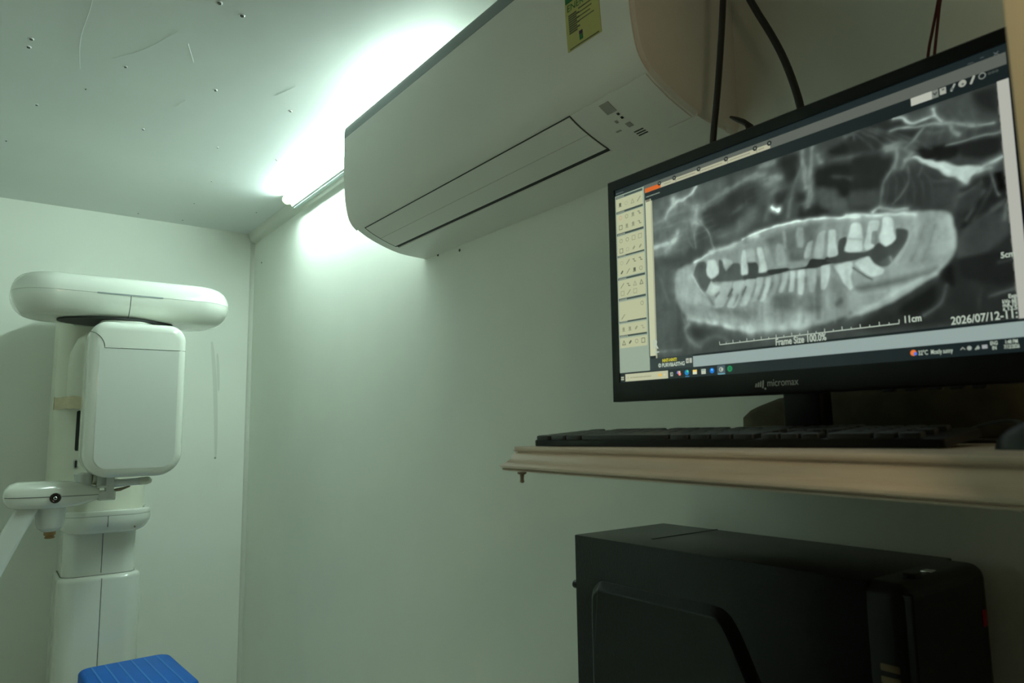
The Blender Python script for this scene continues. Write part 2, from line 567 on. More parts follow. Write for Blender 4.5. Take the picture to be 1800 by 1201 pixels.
for i, y in enumerate(ys):
    ring = []
    for k, (p, z) in enumerate(MP):
        j = 0.0
        if i == 0:
            j = 0.0035 * math.sin(k * 1.9)
        ring.append((sx(y) - p, y + j, ZS + z))
    rings.append(ring)
loft(bm, rings)
MO = fin('moulding', bm, M['wood'], SH, 30)
for x, y, s in ((0.4925, 0.645, 1.0), (0.52, 0.172, 1.6)):
    bm = bmesh.new()
    zz = ZS - .028 if s < 1.5 else ZS - .019
    lathe(bm, (x, y, zz + .001), (0, 0, -1), [(0, .0052), (.0018, .0050), (.0030, .0025), (.0075 * s, .0020), (.011 * s, .0026), (.012 * s, .001)], 12)
    fin('screw', bm, M['steel'], SH)

# ------------------------------------------------------------------ the screen on the shelf
A0 = Vector((0.693, 0.6835, 0.3318))
RO = 0.0082
EU = Vector((0, -math.cos(RO), -math.sin(RO)))
EV = Vector((0, math.sin(RO), -math.cos(RO)))
SW, SHT = 0.4763, 0.2680
def mon(u, v, d=0.0):
    return A0 + EU * u + EV * v + Vector((-d, 0, 0))
MN = thing('monitor', 'black flat computer monitor on the shelf showing a dental x-ray', 'monitor', (0.75, 0.446, ZS))

def mslab(u0, u1, v0, v1, rc, d0, d1, r0=0.0, r1=0.0):
    bm_ = bmesh.new()
    slab(bm_, 'z', (u0 + u1) / 2, (v0 + v1) / 2, (u1 - u0) / 2, (v1 - v0) / 2, rc, d0, d1, r0, r1, 6, 4)
    for v_ in bm_.verts:
        v_.co = mon(v_.co.x, v_.co.y, v_.co.z)
    return bm_
UL, UR, VT, VB = -0.0125, SW + 0.0125, -0.0140, 0.2935
# bezel: a frame of four mitred sides, raised in front of the glass
bm = bmesh.new()
out = [(UL, VT), (UR, VT), (UR, VB), (UL, VB)]
inn = [(0, 0), (SW, 0), (SW, SHT), (0, SHT)]
rings = []
for k in range(4):
    (a, b), (c, d) = out[k], inn[k]
    rings.append([mon(a, b, -0.012), mon(a, b, 0.0015), mon(a + (c - a) * .12, b + (d - b) * .12, 0.0028), mon(c, d, 0.0024), mon(c, d, -0.001)])
rings.append(rings[0])
vv = [[bm.verts.new(p) for p in r_] for r_ in rings[:4]]
vv.append(vv[0])
for a, b in zip(vv[:-1], vv[1:]):
    for i in range(4):
        bm.faces.new((a[i], a[i + 1], b[i + 1], b[i]))
fin('bezel', bm, M['black_gloss'], MN)
fin('back_cover', mslab(UL + .0005, UR - .0005, VT + .0005, VB - .0005, 0.006, -0.045, -0.0005, 0.03, 0.0), M['black'], MN)
fin('stand_neck', B((0.736, 0.426, -0.012), (0.762, 0.472, 0.16), 0.004), M['black_gloss'], MN)
bm = bmesh.new()
slab(bm, 'z', 0.768, 0.449, 0.072, 0.105, 0.07, ZS, ZS + 0.009, 0, 0.004)
fin('stand_base', bm, M['black_gloss'], MN)
for y in (0.330, 0.309, 0.288, 0.270, 0.252):
    u = A0.y - y
    fin('button', mslab(u - .0055, u + .0055, VB - .001, VB + .0028, .0015, -0.006, 0.0005, 0, .0005), M['black'], MN)
# maker's mark on the lower bezel
bm = bmesh.new()
def mplace(u0, v0, d):
    return lambda a, b: mon(u0 + a, v0 - b, d)
put_text(bm, 'micromax', 0.0112, mplace(0.2262, 0.2845, 0.0031), 0.0375, 0)
for k in range(4):
    a = 0.2110 + .0029 * k
    hb, ht = (.0010, .0028 + .0011 * k) if k < 3 else (-.0005, .0058)
    vv = [bm.verts.new(mon(a + du, 0.2845 - dv, 0.0031)) for du, dv in ((0, hb - .001), (.0019, hb - .0013), (.0028, ht + .001), (.0012, ht + .0012))]
    bm.faces.new(vv)
c0 = (0.2238, 0.2868)
bm.faces.new([bm.verts.new(mon(c0[0] + .0012 * math.cos(t * .7854), c0[1] + .0012 * math.sin(t * .7854), 0.0031)) for t in range(8)])
fin('badge', bm, M['badge'], MN)

# what the screen shows: painted into a texture, 1000 x 562.5 screen units
OPS = [
('p',86,16.7,1.0,[(134,62),(293,68),(378,65),(375,126),(299,149),(297,190),(242,242),(128,219)]),
('p',78,9.8,1.0,[(249,88),(353,85),(375,130),(285,124)]),
('p',42,13.9,1.0,[(472,99),(412,102),(362,144),(310,139),(318,180),(342,197),(396,173),(438,163),(468,163)]),
('p',48,12.5,1.0,[(315,140),(437,155),(435,186),(347,196),(318,178)]),
('p',62,16.2,1.0,[(292,179),(335,189),(337,237),(280,229)]),
('p',95,18.1,1.0,[(443,164),(468,171),(466,202),(416,230),(346,222),(346,208),(399,206)]),
('p',30,11.0,1.0,[(530,72),(586,71),(578,131),(548,136),(539,107)]),
('p',25,11.3,1.0,[(616,117),(718,135),(713,214),(668,201),(664,179),(611,164)]),
('p',30,10.0,1.0,[(648,90),(689,82),(711,97),(702,113),(664,107)]),
('p',36,8.4,1.0,[(514,149),(551,151),(537,175),(521,175)]),
('p',34,9.4,1.0,[(572,165),(599,164),(591,184),(571,184)]),
('p',30,9.2,1.0,[(578,198),(623,204),(649,228),(605,230),(573,220)]),
('p',75,12.5,1.0,[(625,172),(664,180),(670,203),(713,214),(711,238),(634,218)]),
('p',34,11.8,1.0,[(695,115),(771,137),(794,157),(775,182),(762,199),(753,246),(687,234)]),
('p',62,10.8,1.0,[(689,194),(754,204),(754,243),(687,231)]),
('p',40,9.3,1.0,[(791,60),(869,96),(849,109),(820,130),(721,118),(695,109),(698,69)]),
('p',66,8.2,1.0,[(848,71),(899,68),(976,70),(974,144),(922,130),(894,115)]),
('p',36,12.0,1.0,[(935,70),(978,71),(976,129),(943,100)]),
('p',70,8.9,1.0,[(810,67),(857,72),(865,85),(835,91),(823,85)]),
('p',24,7.5,1.0,[(828,143),(860,148),(916,164),(901,186),(871,181),(836,165)]),
('p',32,8.0,1.0,[(908,159),(976,166),(976,196),(946,205),(906,182)]),
('p',48,8.8,1.0,[(762,194),(798,176),(821,181),(843,192),(898,233),(884,277),(761,245)]),
('p',56,8.5,1.0,[(845,230),(884,239),(884,277),(842,266)]),
('p',30,7.9,1.0,[(898,254),(918,241),(957,234),(978,249),(979,283),(981,329),(890,307)]),
('p',52,8.1,1.0,[(896,259),(938,245),(943,264),(907,311),(886,306)]),
('p',12,4.8,1.0,[(961,233),(975,234),(978,267),(966,271)]),
('p',22,5.0,1.0,[(909,312),(932,271),(942,273),(919,314)]),
('p',38,10.3,1.0,[(882,283),(982,309),(978,484),(976,503),(821,500),(670,489),(763,445),(847,409),(884,376)]),
('p',58,7.9,1.0,[(891,334),(930,304),(979,308),(979,348),(933,382),(884,380)]),
('p',22,7.0,1.0,[(899,325),(909,294),(931,296),(926,307)]),
('p',30,6.8,1.0,[(888,379),(977,377),(981,446),(894,421)]),
('p',18,8.3,1.0,[(853,404),(880,386),(880,429),(863,424)]),
('p',22,10.8,1.0,[(772,462),(847,415),(843,465),(794,476)]),
('p',44,8.8,1.0,[(729,460),(807,415),(849,414),(842,423),(784,448),(767,468)]),
('s',72,3.7,1.0,[(865,427),(860,447),(849,464),(822,477)]),
('s',70,3.1,0.85,[(936,458),(954,453),(977,449)]),
('s',60,3.1,0.85,[(956,398),(985,396)]),
('s',60,3.8,0.51,[(923,444),(917,476)]),
('p',74,13.7,1.0,[(142,230),(175,255),(220,274),(212,313),(216,359),(233,406),(215,508),(134,493)]),
('p',58,16.0,1.0,[(220,407),(251,413),(372,452),(451,472),(449,496),(138,491),(210,490),(213,433)]),
('p',44,12.8,1.0,[(257,429),(315,450),(303,468),(284,475),(267,464)]),
('s',104,6.8,0.85,[(251,425),(236,438),(243,456),(263,478),(284,485)]),
('s',80,6.2,0.7,[(284,480),(320,465),(351,468),(370,482)]),
('s',104,4.5,0.68,[(135,488),(171,487),(223,489)]),
('s',92,4.6,0.51,[(147,276),(167,295),(175,327),(187,359)]),
('s',180,4.5,0.85,[(293,70),(276,85),(255,92),(233,95),(213,99),(196,112),(187,127)]),
('s',172,7.2,0.765,[(214,83),(216,97)]),
('s',176,5.0,0.595,[(233,95),(216,97),(202,107)]),
('s',118,5.8,0.68,[(146,133),(181,135),(201,122),(242,124),(279,127),(310,130)]),
('s',112,5.4,0.68,[(143,150),(191,153),(236,150),(252,150)]),
('s',105,4.1,0.68,[(207,123),(242,121),(300,126),(341,121),(366,110),(395,105),(424,99),(472,87)]),
('s',110,5.9,0.595,[(356,109),(390,106),(435,96),(472,97)]),
('p',132,5.9,0.5,[(433,94),(473,83),(471,105),(446,104)]),
('s',150,7.3,0.85,[(295,122),(289,142),(286,162)]),
('s',150,8.3,0.9,[(272,161),(298,167)]),
('s',128,5.6,0.68,[(254,103),(280,122),(310,130)]),
('s',110,2.9,0.85,[(296,163),(313,183),(329,204),(335,228),(340,243)]),
('s',104,3.0,0.68,[(282,172),(281,208),(285,230)]),
('s',100,2.6,0.68,[(253,176),(260,203),(275,228)]),
('s',166,6.3,1.0,[(226,178),(217,192),(198,200),(175,202),(146,201)]),
('s',170,6.3,0.7,[(217,192),(197,211),(183,217)]),
('s',126,6.6,0.595,[(251,175),(228,188)]),
('s',120,8.9,0.7,[(143,218),(188,220)]),
('s',80,5.9,0.68,[(401,166),(437,155)]),
('s',110,7.2,0.9,[(486,75),(518,74)]),
('s',116,8.7,0.9,[(440,95),(488,94),(500,112),(531,117)]),
('s',118,9.9,0.9,[(500,124),(526,136),(507,147)]),
('s',82,7.1,0.8,[(500,149),(496,177),(490,204)]),
('s',120,6.0,1.0,[(592,73),(589,94),(594,116),(594,136),(597,156)]),
('s',112,5.3,1.0,[(615,73),(615,103),(608,120),(602,142),(607,167),(598,203)]),
('s',118,6.5,1.0,[(630,94),(633,110)]),
('s',96,5.3,0.765,[(587,114),(565,143),(558,173),(547,212)]),
('s',104,5.5,0.765,[(599,192),(606,178)]),
('s',70,5.1,0.9,[(632,181),(638,206)]),
('s',74,4.1,0.765,[(656,115),(685,119),(719,120)]),
('s',64,4.9,0.68,[(661,153),(698,166)]),
('s',92,3.2,0.595,[(690,73),(710,73),(710,84)]),
('s',165,3.5,0.85,[(793,69),(812,73),(821,87),(832,93),(846,91),(867,91)]),
('s',172,3.6,0.85,[(868,78),(869,91),(881,106)]),
('s',128,2.8,0.85,[(784,92),(818,96),(850,105),(868,106),(900,115),(922,130),(947,138),(967,140)]),
('s',120,4.2,0.9,[(894,115),(901,135),(909,143)]),
('s',122,4.0,0.68,[(910,121),(943,136)]),
('s',104,2.9,0.85,[(852,103),(837,120),(812,137)]),
('s',84,4.3,0.7,[(853,121),(884,127)]),
('s',108,2.0,0.85,[(886,157),(920,158),(949,159),(975,161)]),
('s',98,4.5,0.68,[(777,123),(797,122),(813,127)]),
('s',104,4.6,0.8,[(776,131),(796,132)]),
('s',120,4.4,0.85,[(796,132),(797,153),(788,171)]),
('s',98,3.3,0.85,[(788,171),(767,190),(758,211),(754,243)]),
('s',140,4.3,0.765,[(811,162),(827,162)]),
('p',176,4.2,0.95,[(823,158),(849,172),(884,188),(904,204),(937,211),(944,221),(923,228),(914,239),(898,226),(861,195),(831,171)]),
('s',190,3.0,0.85,[(862,183),(893,212),(912,235)]),
('s',190,4.1,0.85,[(914,238),(926,222),(949,217),(977,208)]),
('s',160,4.0,0.9,[(936,223),(956,224)]),
('s',100,2.5,0.765,[(956,229),(960,255),(964,275)]),
('s',90,2.9,0.68,[(812,178),(814,209),(794,233),(781,245)]),
('s',84,2.8,0.68,[(839,184),(834,199)]),
('s',76,4.1,0.595,[(859,219),(894,227)]),
('s',74,4.0,0.68,[(900,257),(892,279)]),
('s',90,3.9,0.7,[(954,300),(966,294)]),
('s',100,3.7,0.68,[(976,296),(970,322)]),
('p',128,7.9,1.0,[(220,276),(270,268),(325,254),(464,241),(451,470),(393,456),(356,440),(251,411),(227,385),(210,348)]),
('p',124,6.7,1.0,[(426,235),(521,228),(602,232),(710,254),(696,452),(613,469),(556,475),(479,468),(414,461)]),
('p',132,5.5,1.0,[(681,246),(754,258),(837,272),(881,285),(890,327),(888,354),(881,373),(854,400),(827,414),(763,445),(671,469)]),
('p',156,9.9,0.7,[(220,276),(264,274),(269,307),(296,361),(277,377),(216,354)]),
('p',158,7.3,0.6,[(860,282),(881,287),(889,331),(886,356),(866,368),(847,360)]),
('p',86,8.9,0.9,[(762,396),(829,391),(853,387),(844,402),(786,409),(698,413),(690,398)]),
('p',94,12.0,0.9,[(307,387),(454,416),(452,439),(335,409)]),
('p',84,10.7,0.9,[(492,384),(612,402),(612,445),(490,419)]),
('p',82,7.7,0.7,[(604,363),(617,365),(611,457),(598,456)]),
('p',92,8.7,0.6,[(639,369),(667,388),(668,441),(635,437)]),
('p',74,6.2,0.8,[(643,428),(660,417),(664,427),(649,436)]),
('p',86,10.8,0.8,[(488,249),(586,241),(627,246),(610,274),(586,325),(549,318),(532,274),(490,265)]),
('p',78,8.1,0.7,[(545,297),(577,306),(578,319),(544,317)]),
('s',172,6.9,0.8,[(251,411),(356,438),(394,452),(451,464)]),
('s',168,11.1,0.7,[(420,456),(485,464),(518,463),(572,464)]),
('s',160,5.6,0.7,[(672,461),(719,448),(768,426),(811,409),(848,401)]),
('s',172,11.9,0.5,[(571,357),(564,415),(559,468)]),
('s',166,14.2,0.5,[(471,391),(468,459)]),
('s',148,8.9,0.5,[(624,409),(621,461)]),
('s',84,4.0,0.6,[(900,262),(938,245)]),
('s',74,4.0,0.6,[(909,307),(941,264)]),
('s',70,3.9,0.6,[(942,308),(979,283)]),
('s',60,4.0,0.6,[(921,312),(958,255)]),
('s',96,3.6,0.2975,[(148,97),(227,100),(301,111)]),
('s',100,3.6,0.2975,[(158,120),(242,119),(310,126)]),
('s',104,3.5,0.2975,[(169,143),(258,138),(320,141)]),
('s',96,3.5,0.2975,[(179,166),(273,157),(329,156)]),
('s',100,3.5,0.2975,[(190,188),(287,175),(338,171)]),
('s',104,3.4,0.2975,[(200,210),(302,194),(348,185)]),
('s',96,3.4,0.2975,[(210,231),(316,211),(357,200)]),
('s',70,4.2,0.2975,[(440,107),(473,104),(501,104)]),
('s',76,4.2,0.2975,[(439,120),(472,117),(500,116)]),
('s',70,4.2,0.2975,[(438,132),(472,129),(499,128)]),
('s',76,4.2,0.2975,[(438,145),(471,141),(499,140)]),
('s',70,4.2,0.2975,[(437,157),(470,153),(498,153)]),
('s',76,4.2,0.2975,[(436,170),(470,166),(497,165)]),
('s',78,2.4,0.255,[(769,170),(774,202),(764,241)]),
('s',78,2.4,0.255,[(783,174),(791,207),(783,246)]),
('s',78,2.3,0.255,[(797,178),(807,212),(802,251)]),
('s',78,2.3,0.255,[(811,183),(823,216),(820,255)]),
('s',78,2.3,0.255,[(825,187),(839,221),(838,260)]),
('s',78,2.2,0.255,[(839,191),(855,225),(856,265)]),
('s',96,2.8,0.2975,[(698,56),(728,88),(747,116)]),
('s',96,2.8,0.2975,[(714,62),(754,97),(777,126)]),
('s',96,2.7,0.2975,[(730,67),(778,105),(805,135)]),
('s',96,2.7,0.2975,[(745,73),(802,113),(833,144)]),
('s',96,2.6,0.2975,[(760,78),(825,121),(860,153)]),
('s',92,2.5,0.255,[(856,77),(868,106),(852,131)]),
('s',92,2.5,0.255,[(876,84),(887,113),(874,138)]),
('s',92,2.4,0.255,[(895,91),(906,120),(896,145)]),
('s',92,2.4,0.255,[(914,98),(925,126),(917,152)]),
('s',92,2.4,0.255,[(933,105),(943,133),(937,159)]),
('s',140,4.4,0.595,[(823,151),(810,167),(803,175)]),
('s',120,5.7,0.5,[(772,124),(801,128),(823,151)]),
('s',150,8.5,0.6,[(220,284),(213,315),(217,349)]),
('s',150,6.5,0.45,[(276,279),(253,319),(266,366),(317,412)]),
('s',146,5.5,0.5,[(824,282),(805,330),(775,363)]),
('s',150,6.2,0.6,[(875,294),(882,326),(878,354)]),
('s',104,2.3,0.2975,[(795,292),(788,326),(764,359)]),
('s',150,2.3,0.2975,[(805,295),(797,328),(775,361)]),
('s',104,2.3,0.2975,[(815,297),(807,330),(785,363)]),
('s',150,2.3,0.2975,[(825,299),(816,332),(796,365)]),
('s',104,2.3,0.2975,[(835,302),(825,334),(806,367)]),
('s',150,2.2,0.2975,[(845,304),(834,336),(816,369)]),
('s',104,2.2,0.2975,[(855,306),(843,338),(826,371)]),
('s',150,2.2,0.2975,[(864,309),(851,340),(836,373)]),
('s',142,3.9,0.255,[(234,376),(227,395),(238,419)]),
('s',104,3.8,0.255,[(259,380),(255,399),(267,423)]),
('s',142,3.8,0.255,[(283,383),(282,403),(296,426)]),
('s',104,3.7,0.255,[(307,387),(309,406),(323,429)]),
('s',142,3.6,0.255,[(330,390),(335,409),(350,433)]),
('s',104,3.6,0.255,[(352,393),(360,413),(377,436)]),
('s',142,3.5,0.255,[(375,396),(385,416),(402,439)]),
('s',104,3.5,0.255,[(396,399),(409,419),(427,442)]),
('s',142,3.4,0.255,[(418,402),(432,423),(452,445)]),
('s',148,4.1,0.255,[(443,376),(439,443)]),
('s',98,4.1,0.255,[(471,380),(467,446)]),
('s',148,4.0,0.255,[(498,385),(494,450)]),
('s',98,3.9,0.255,[(524,389),(520,453)]),
('s',148,3.8,0.255,[(550,393),(546,456)]),
('s',98,3.8,0.255,[(575,397),(571,459)]),
('s',148,3.7,0.255,[(599,400),(595,462)]),
('s',98,3.6,0.255,[(623,404),(619,465)]),
('s',148,3.6,0.255,[(646,408),(642,468)]),
('s',98,3.5,0.255,[(669,411),(665,471)]),
('p',78,3.9,1.0,[(286,268),(312,271),(319,309),(327,322),(351,312),(353,274),(367,282),(377,305),(394,292),(413,295),(419,327),(435,330),(437,300),(460,304),(458,340),(361,333),(333,328),(315,344),(302,352),(283,329),(272,301)]),
('p',60,2.9,1.0,[(421,330),(429,297),(441,297),(462,304),(466,330),(490,327),(540,331),(539,339),(489,340),(454,341),(421,338)]),
('p',44,2.6,1.0,[(487,328),(543,332),(585,337),(596,322),(607,323),(627,328),(632,324),(661,330),(661,340),(641,340),(610,344),(580,341),(540,337),(492,340)]),
('p',64,3.1,1.0,[(629,329),(659,327),(661,292),(681,289),(678,324),(705,330),(704,343),(646,343)]),
('p',66,3.5,1.0,[(678,326),(711,330),(727,329),(746,315),(760,330),(780,316),(782,294),(806,304),(801,327),(784,348),(764,368),(744,366),(732,355),(724,340),(679,343)]),
('p',84,4.6,0.8,[(743,357),(765,348),(773,354),(764,368),(746,366)]),
('s',120,2.4,0.595,[(767,351),(769,360)]),
('s',190,3.5,0.85,[(277,267),(331,253),(399,248)]),
('s',170,5.5,0.8,[(325,252),(410,246),(464,239)]),
('s',200,2.9,1.0,[(426,239),(478,228),(554,228),(612,235),(667,245),(710,255)]),
('s',196,3.6,0.85,[(681,245),(754,261),(788,266),(821,277)]),
('s',172,3.6,0.85,[(738,250),(754,243),(763,253),(806,262)]),
('s',160,3.4,0.85,[(269,300),(283,329),(305,357)]),
('s',140,2.9,0.68,[(815,306),(800,331),(777,357),(764,370)]),
('p',173,4.4,1.0,[(318,270),(344,273),(351,307),(339,317),(328,320),(316,308),(314,291)]),
('p',160,4.6,0.9,[(364,272),(389,281),(394,292),(380,296),(374,307),(366,296)]),
('p',173,4.2,1.0,[(420,264),(432,267),(436,309),(435,328),(414,326),(416,296)]),
('p',150,4.4,0.8,[(438,268),(456,276),(455,301),(437,298)]),
('p',149,5.4,0.8,[(431,263),(455,271),(456,302),(432,295)]),
('p',166,4.2,1.0,[(461,267),(478,270),(487,326),(484,331),(463,330),(467,310)]),
('p',138,4.5,0.9,[(481,271),(496,274),(507,322),(490,324)]),
('p',136,4.4,0.9,[(513,270),(532,274),(535,315),(540,329),(510,323)]),
('p',140,4.9,0.8,[(567,244),(586,246),(580,294),(564,288)]),
('p',132,5.1,0.8,[(531,243),(540,245),(540,286),(532,284)]),
('p',130,5.0,0.8,[(541,319),(586,323),(583,337),(542,337)]),
('p',149,3.9,1.0,[(591,282),(604,280),(598,305),(594,319),(581,319),(580,309)]),
('p',151,3.7,1.0,[(618,266),(636,265),(628,304),(624,326),(602,322),(608,295)]),
('p',177,3.7,1.0,[(641,266),(658,270),(656,296),(661,325),(639,327),(634,320),(639,297)]),
('p',182,3.6,1.0,[(692,263),(713,268),(714,299),(712,329),(671,322),(683,292)]),
('s',150,2.5,0.595,[(685,296),(713,302)]),
('p',173,3.5,1.0,[(729,265),(751,270),(745,294),(736,326),(718,327),(715,317),(725,285)]),
('p',105,2.9,0.8,[(733,289),(747,292),(741,321),(731,316)]),
('p',186,3.4,1.0,[(756,265),(777,270),(777,304),(780,316),(771,325),(759,328),(748,317),(747,306),(753,296)]),
('p',164,4.6,1.0,[(327,324),(335,336),(358,340),(355,351),(325,365),(311,353),(318,335)]),
('p',153,4.5,1.0,[(358,335),(389,338),(385,353),(364,395),(335,395),(324,387),(349,359)]),
('p',160,4.3,1.0,[(392,338),(426,340),(420,359),(396,404),(369,398),(387,365)]),
('p',154,4.2,1.0,[(429,339),(455,342),(449,364),(428,402),(407,401),(422,371)]),
('p',156,4.3,1.0,[(427,338),(454,344),(446,366),(427,394),(405,391),(419,362)]),
('p',154,4.2,1.0,[(457,339),(476,342),(470,365),(454,396),(442,394),(453,362)]),
('p',166,4.1,1.0,[(482,342),(497,345),(490,373),(474,399),(462,397),(476,371)]),
('p',140,4.0,1.0,[(505,341),(517,343),(513,367),(500,388),(492,386),(502,365)]),
('p',153,4.0,1.0,[(526,340),(542,342),(535,363),(523,386),(512,382),(522,361)]),
('p',169,3.9,1.0,[(544,339),(558,341),(556,364),(550,388),(537,386),(544,362)]),
('p',177,3.8,1.0,[(564,341),(581,342),(578,373),(573,399),(560,394),(562,365)]),
('p',153,3.8,1.0,[(585,342),(608,345),(606,373),(600,396),(589,394),(586,369)]),
('p',166,3.7,1.0,[(618,341),(641,342),(637,368),(627,395),(615,393),(617,365)]),
('p',175,3.8,1.0,[(645,346),(689,344),(690,359),(682,376),(687,400),(680,406),(667,388),(659,367)]),
('p',175,3.6,1.0,[(691,349),(724,339),(734,360),(753,373),(750,383),(727,386),(706,368)]),
('s',70,1.5,0.765,[(690,359),(705,373),(727,390)]),
('s',150,6.2,0.51,[(290,365),(319,364),(319,383)]),
('s',160,9.5,0.7,[(307,370),(313,378)]),
('s',84,2.4,0.765,[(340,365),(349,359)]),
('s',84,2.4,0.765,[(376,371),(388,356)]),
('s',84,2.1,0.765,[(417,375),(427,356)]),
('s',92,4.1,0.51,[(317,364),(330,385)]),
('s',92,4.0,0.51,[(367,390),(384,370)]),
('s',92,3.9,0.51,[(391,394),(403,373)]),
('s',92,3.9,0.51,[(411,387),(420,366)]),
('s',94,3.4,0.4675,[(453,357),(443,381)]),
('s',94,3.3,0.4675,[(475,360),(460,389)]),
('s',94,3.3,0.4675,[(499,359),(486,383)]),
('s',94,3.2,0.4675,[(520,358),(509,381)]),
('s',94,3.2,0.4675,[(539,361),(535,383)]),
('s',94,3.1,0.4675,[(559,362),(556,389)]),
('s',94,3.1,0.4675,[(581,363),(580,390)]),
('s',245,3.7,1.0,[(508,180),(512,184)]),
('s',245,3.1,1.0,[(512,184),(525,192)]),
('s',245,3.6,1.0,[(524,192),(526,190)]),
]
IW, IH = 1600, 900
K = IW / 1000.0
scr = np.zeros((IH, IW, 3), np.float32)
GY, GX = np.mgrid[0:IH, 0:IW].astype(np.float32)
GX = (GX + .5) / K
GY = (GY + .5) / K

def seg_d(px, py, a, b):
    dx, dy = b[0] - a[0], b[1] - a[1]
    L = dx * dx + dy * dy + 1e-9
    t = np.clip(((px - a[0]) * dx + (py - a[1]) * dy) / L, 0, 1)
    return np.hypot(px - a[0] - t * dx, py - a[1] - t * dy)

# soft mottling of the film
rs = np.random.RandomState(3)
def soft_noise(nx, ny):
    g_ = rs.rand(ny + 2, nx + 2).astype(np.float32)
    X_ = np.clip(GX / 1000 * nx, 0, nx); Y_ = np.clip(GY / 562.5 * ny, 0, ny)
    xi, yi = X_.astype(int), Y_.astype(int)
    fx, fy = X_ - xi, Y_ - yi
    fx, fy = fx * fx * (3 - 2 * fx), fy * fy * (3 - 2 * fy)
    return (g_[yi, xi] * (1 - fx) + g_[yi, xi + 1] * fx) * (1 - fy) + (g_[yi + 1, xi] * (1 - fx) + g_[yi + 1, xi + 1] * fx) * fy - .5
up_ = np.clip((330 - GY) / 80, 0, 1)
WXX = GX + soft_noise(60, 34) * (1.5 + 2.5 * up_)
WYY = GY + soft_noise(60, 34) * (1.5 + 2.5 * up_)
wob = 1 + .9 * soft_noise(60, 34)
gray = np.full((IH, IW), 60.0, np.float32)
def round_off(P, r=.16):
    out_ = []
    for i in range(len(P)):
        a, b = P[i], P[(i + 1) % len(P)]
        out_ += [(a[0] + (b[0] - a[0]) * r, a[1] + (b[1] - a[1]) * r), (b[0] - (b[0] - a[0]) * r, b[1] - (b[1] - a[1]) * r)]
    return out_
for kind, val, w, al, pts in OPS:
    m_ = 3.0 * w + 4
    x0 = max(int((min(p[0] for p in pts) - m_) * K), 0); x1 = min(int((max(p[0] for p in pts) + m_) * K), IW)
    y0 = max(int((min(p[1] for p in pts) - m_) * K), 0); y1 = min(int((max(p[1] for p in pts) + m_) * K), IH)
    if x1 <= x0 or y1 <= y0:
        continue
    px, py = WXX[y0:y1, x0:x1], WYY[y0:y1, x0:x1]
    if kind == 's':
        if len(pts) > 2:
            pts = [(p.x, p.y) for p in smooth_path([(p[0], p[1], 0) for p in pts], 2)]
        d = np.full(px.shape, 1e9, np.float32)
        for a, b in zip(pts[:-1], pts[1:]):
            d = np.minimum(d, seg_d(px, py, a, b))
        ww = max(w, 1.0)
        m = (.62 * np.exp(-(d / ww) ** 2) + .38 * np.exp(-(d / (2.3 * ww)) ** 2)) * al * np.clip(wob[y0:y1, x0:x1], .4, 1.25)
        m = np.minimum(m, 1)
    else:
        q_ = round_off(round_off(pts), .22) if len(pts) > 3 else pts
        d = np.full(px.shape, 1e9, np.float32)
        ins = np.zeros(px.shape, bool)
        n = len(q_)
        for i in range(n):
            a, b = q_[i], q_[(i + 1) % n]
            d = np.minimum(d, seg_d(px, py, a, b))
            if abs(a[1] - b[1]) > 1e-6:
                c = ((a[1] > py) != (b[1] > py)) & (px < (b[0] - a[0]) * (py - a[1]) / (b[1] - a[1]) + a[0])
                ins ^= c
        sd = np.where(ins, d, -d)
        t = np.clip((sd / max(w, .8) + 1) / 2, 0, 1)
        m = t * t * (3 - 2 * t) * al
    g_ = gray[y0:y1, x0:x1]
    gray[y0:y1, x0:x1] = g_ + (val - g_) * m
gray += 16 * soft_noise(46, 26) * (gray / 130) + 9 * soft_noise(120, 20) * (gray / 130) + 7 * soft_noise(150, 90) * (gray / 130) + 12 * soft_noise(60, 4) * (gray / 140)
for ax_ in (0, 1):
    gray = (np.roll(gray, 1, ax_) + np.roll(gray, -1, ax_) + 2 * gray) / 4
tint = np.array([0.90, 1.0, 0.955], np.float32)
scr[:] = (18, 27, 28)

def rect(col, x0, y0, x1, y1, a=1.0):
    xa, xb, ya, yb = int(round(x0 * K)), int(round(x1 * K)), int(round(y0 * K)), int(round(y1 * K))
    scr[ya:yb, xa:xb] = scr[ya:yb, xa:xb] * (1 - a) + np.array(col, np.float32) * a

def disc(col, x, y, r, r_in=0.0):
    d = np.hypot(GX - x, GY - y)
    m = np.clip((r - d) * K, 0, 1) * np.clip((d - r_in) * K, 0, 1) if r_in else np.clip((r - d) * K, 0, 1)
    scr[:] = scr * (1 - m[..., None]) + np.array(col, np.float32) * m[..., None]

def line(col, w, pts):
    d = np.full(GX.shape, 1e9, np.float32)
    for a, b in zip(pts[:-1], pts[1:]):
        d = np.minimum(d, seg_d(GX, GY, a, b))
    m = np.clip((w - d) * K + .5, 0, 1)[..., None]
    scr[:] = scr * (1 - m) + np.array(col, np.float32) * m

CREAM, PANEL, DARK = (168, 172, 138), (136, 152, 134), (52, 64, 60)
# the x-ray picture
xa, xb, ya, yb = int(141 * K), int(978 * K), int(67.5 * K), int(504 * K)
scr[ya:yb, xa:xb] = np.clip((gray[ya:yb, xa:xb] - 34) * 1.14 + 29, 6, 250)[..., None] * tint
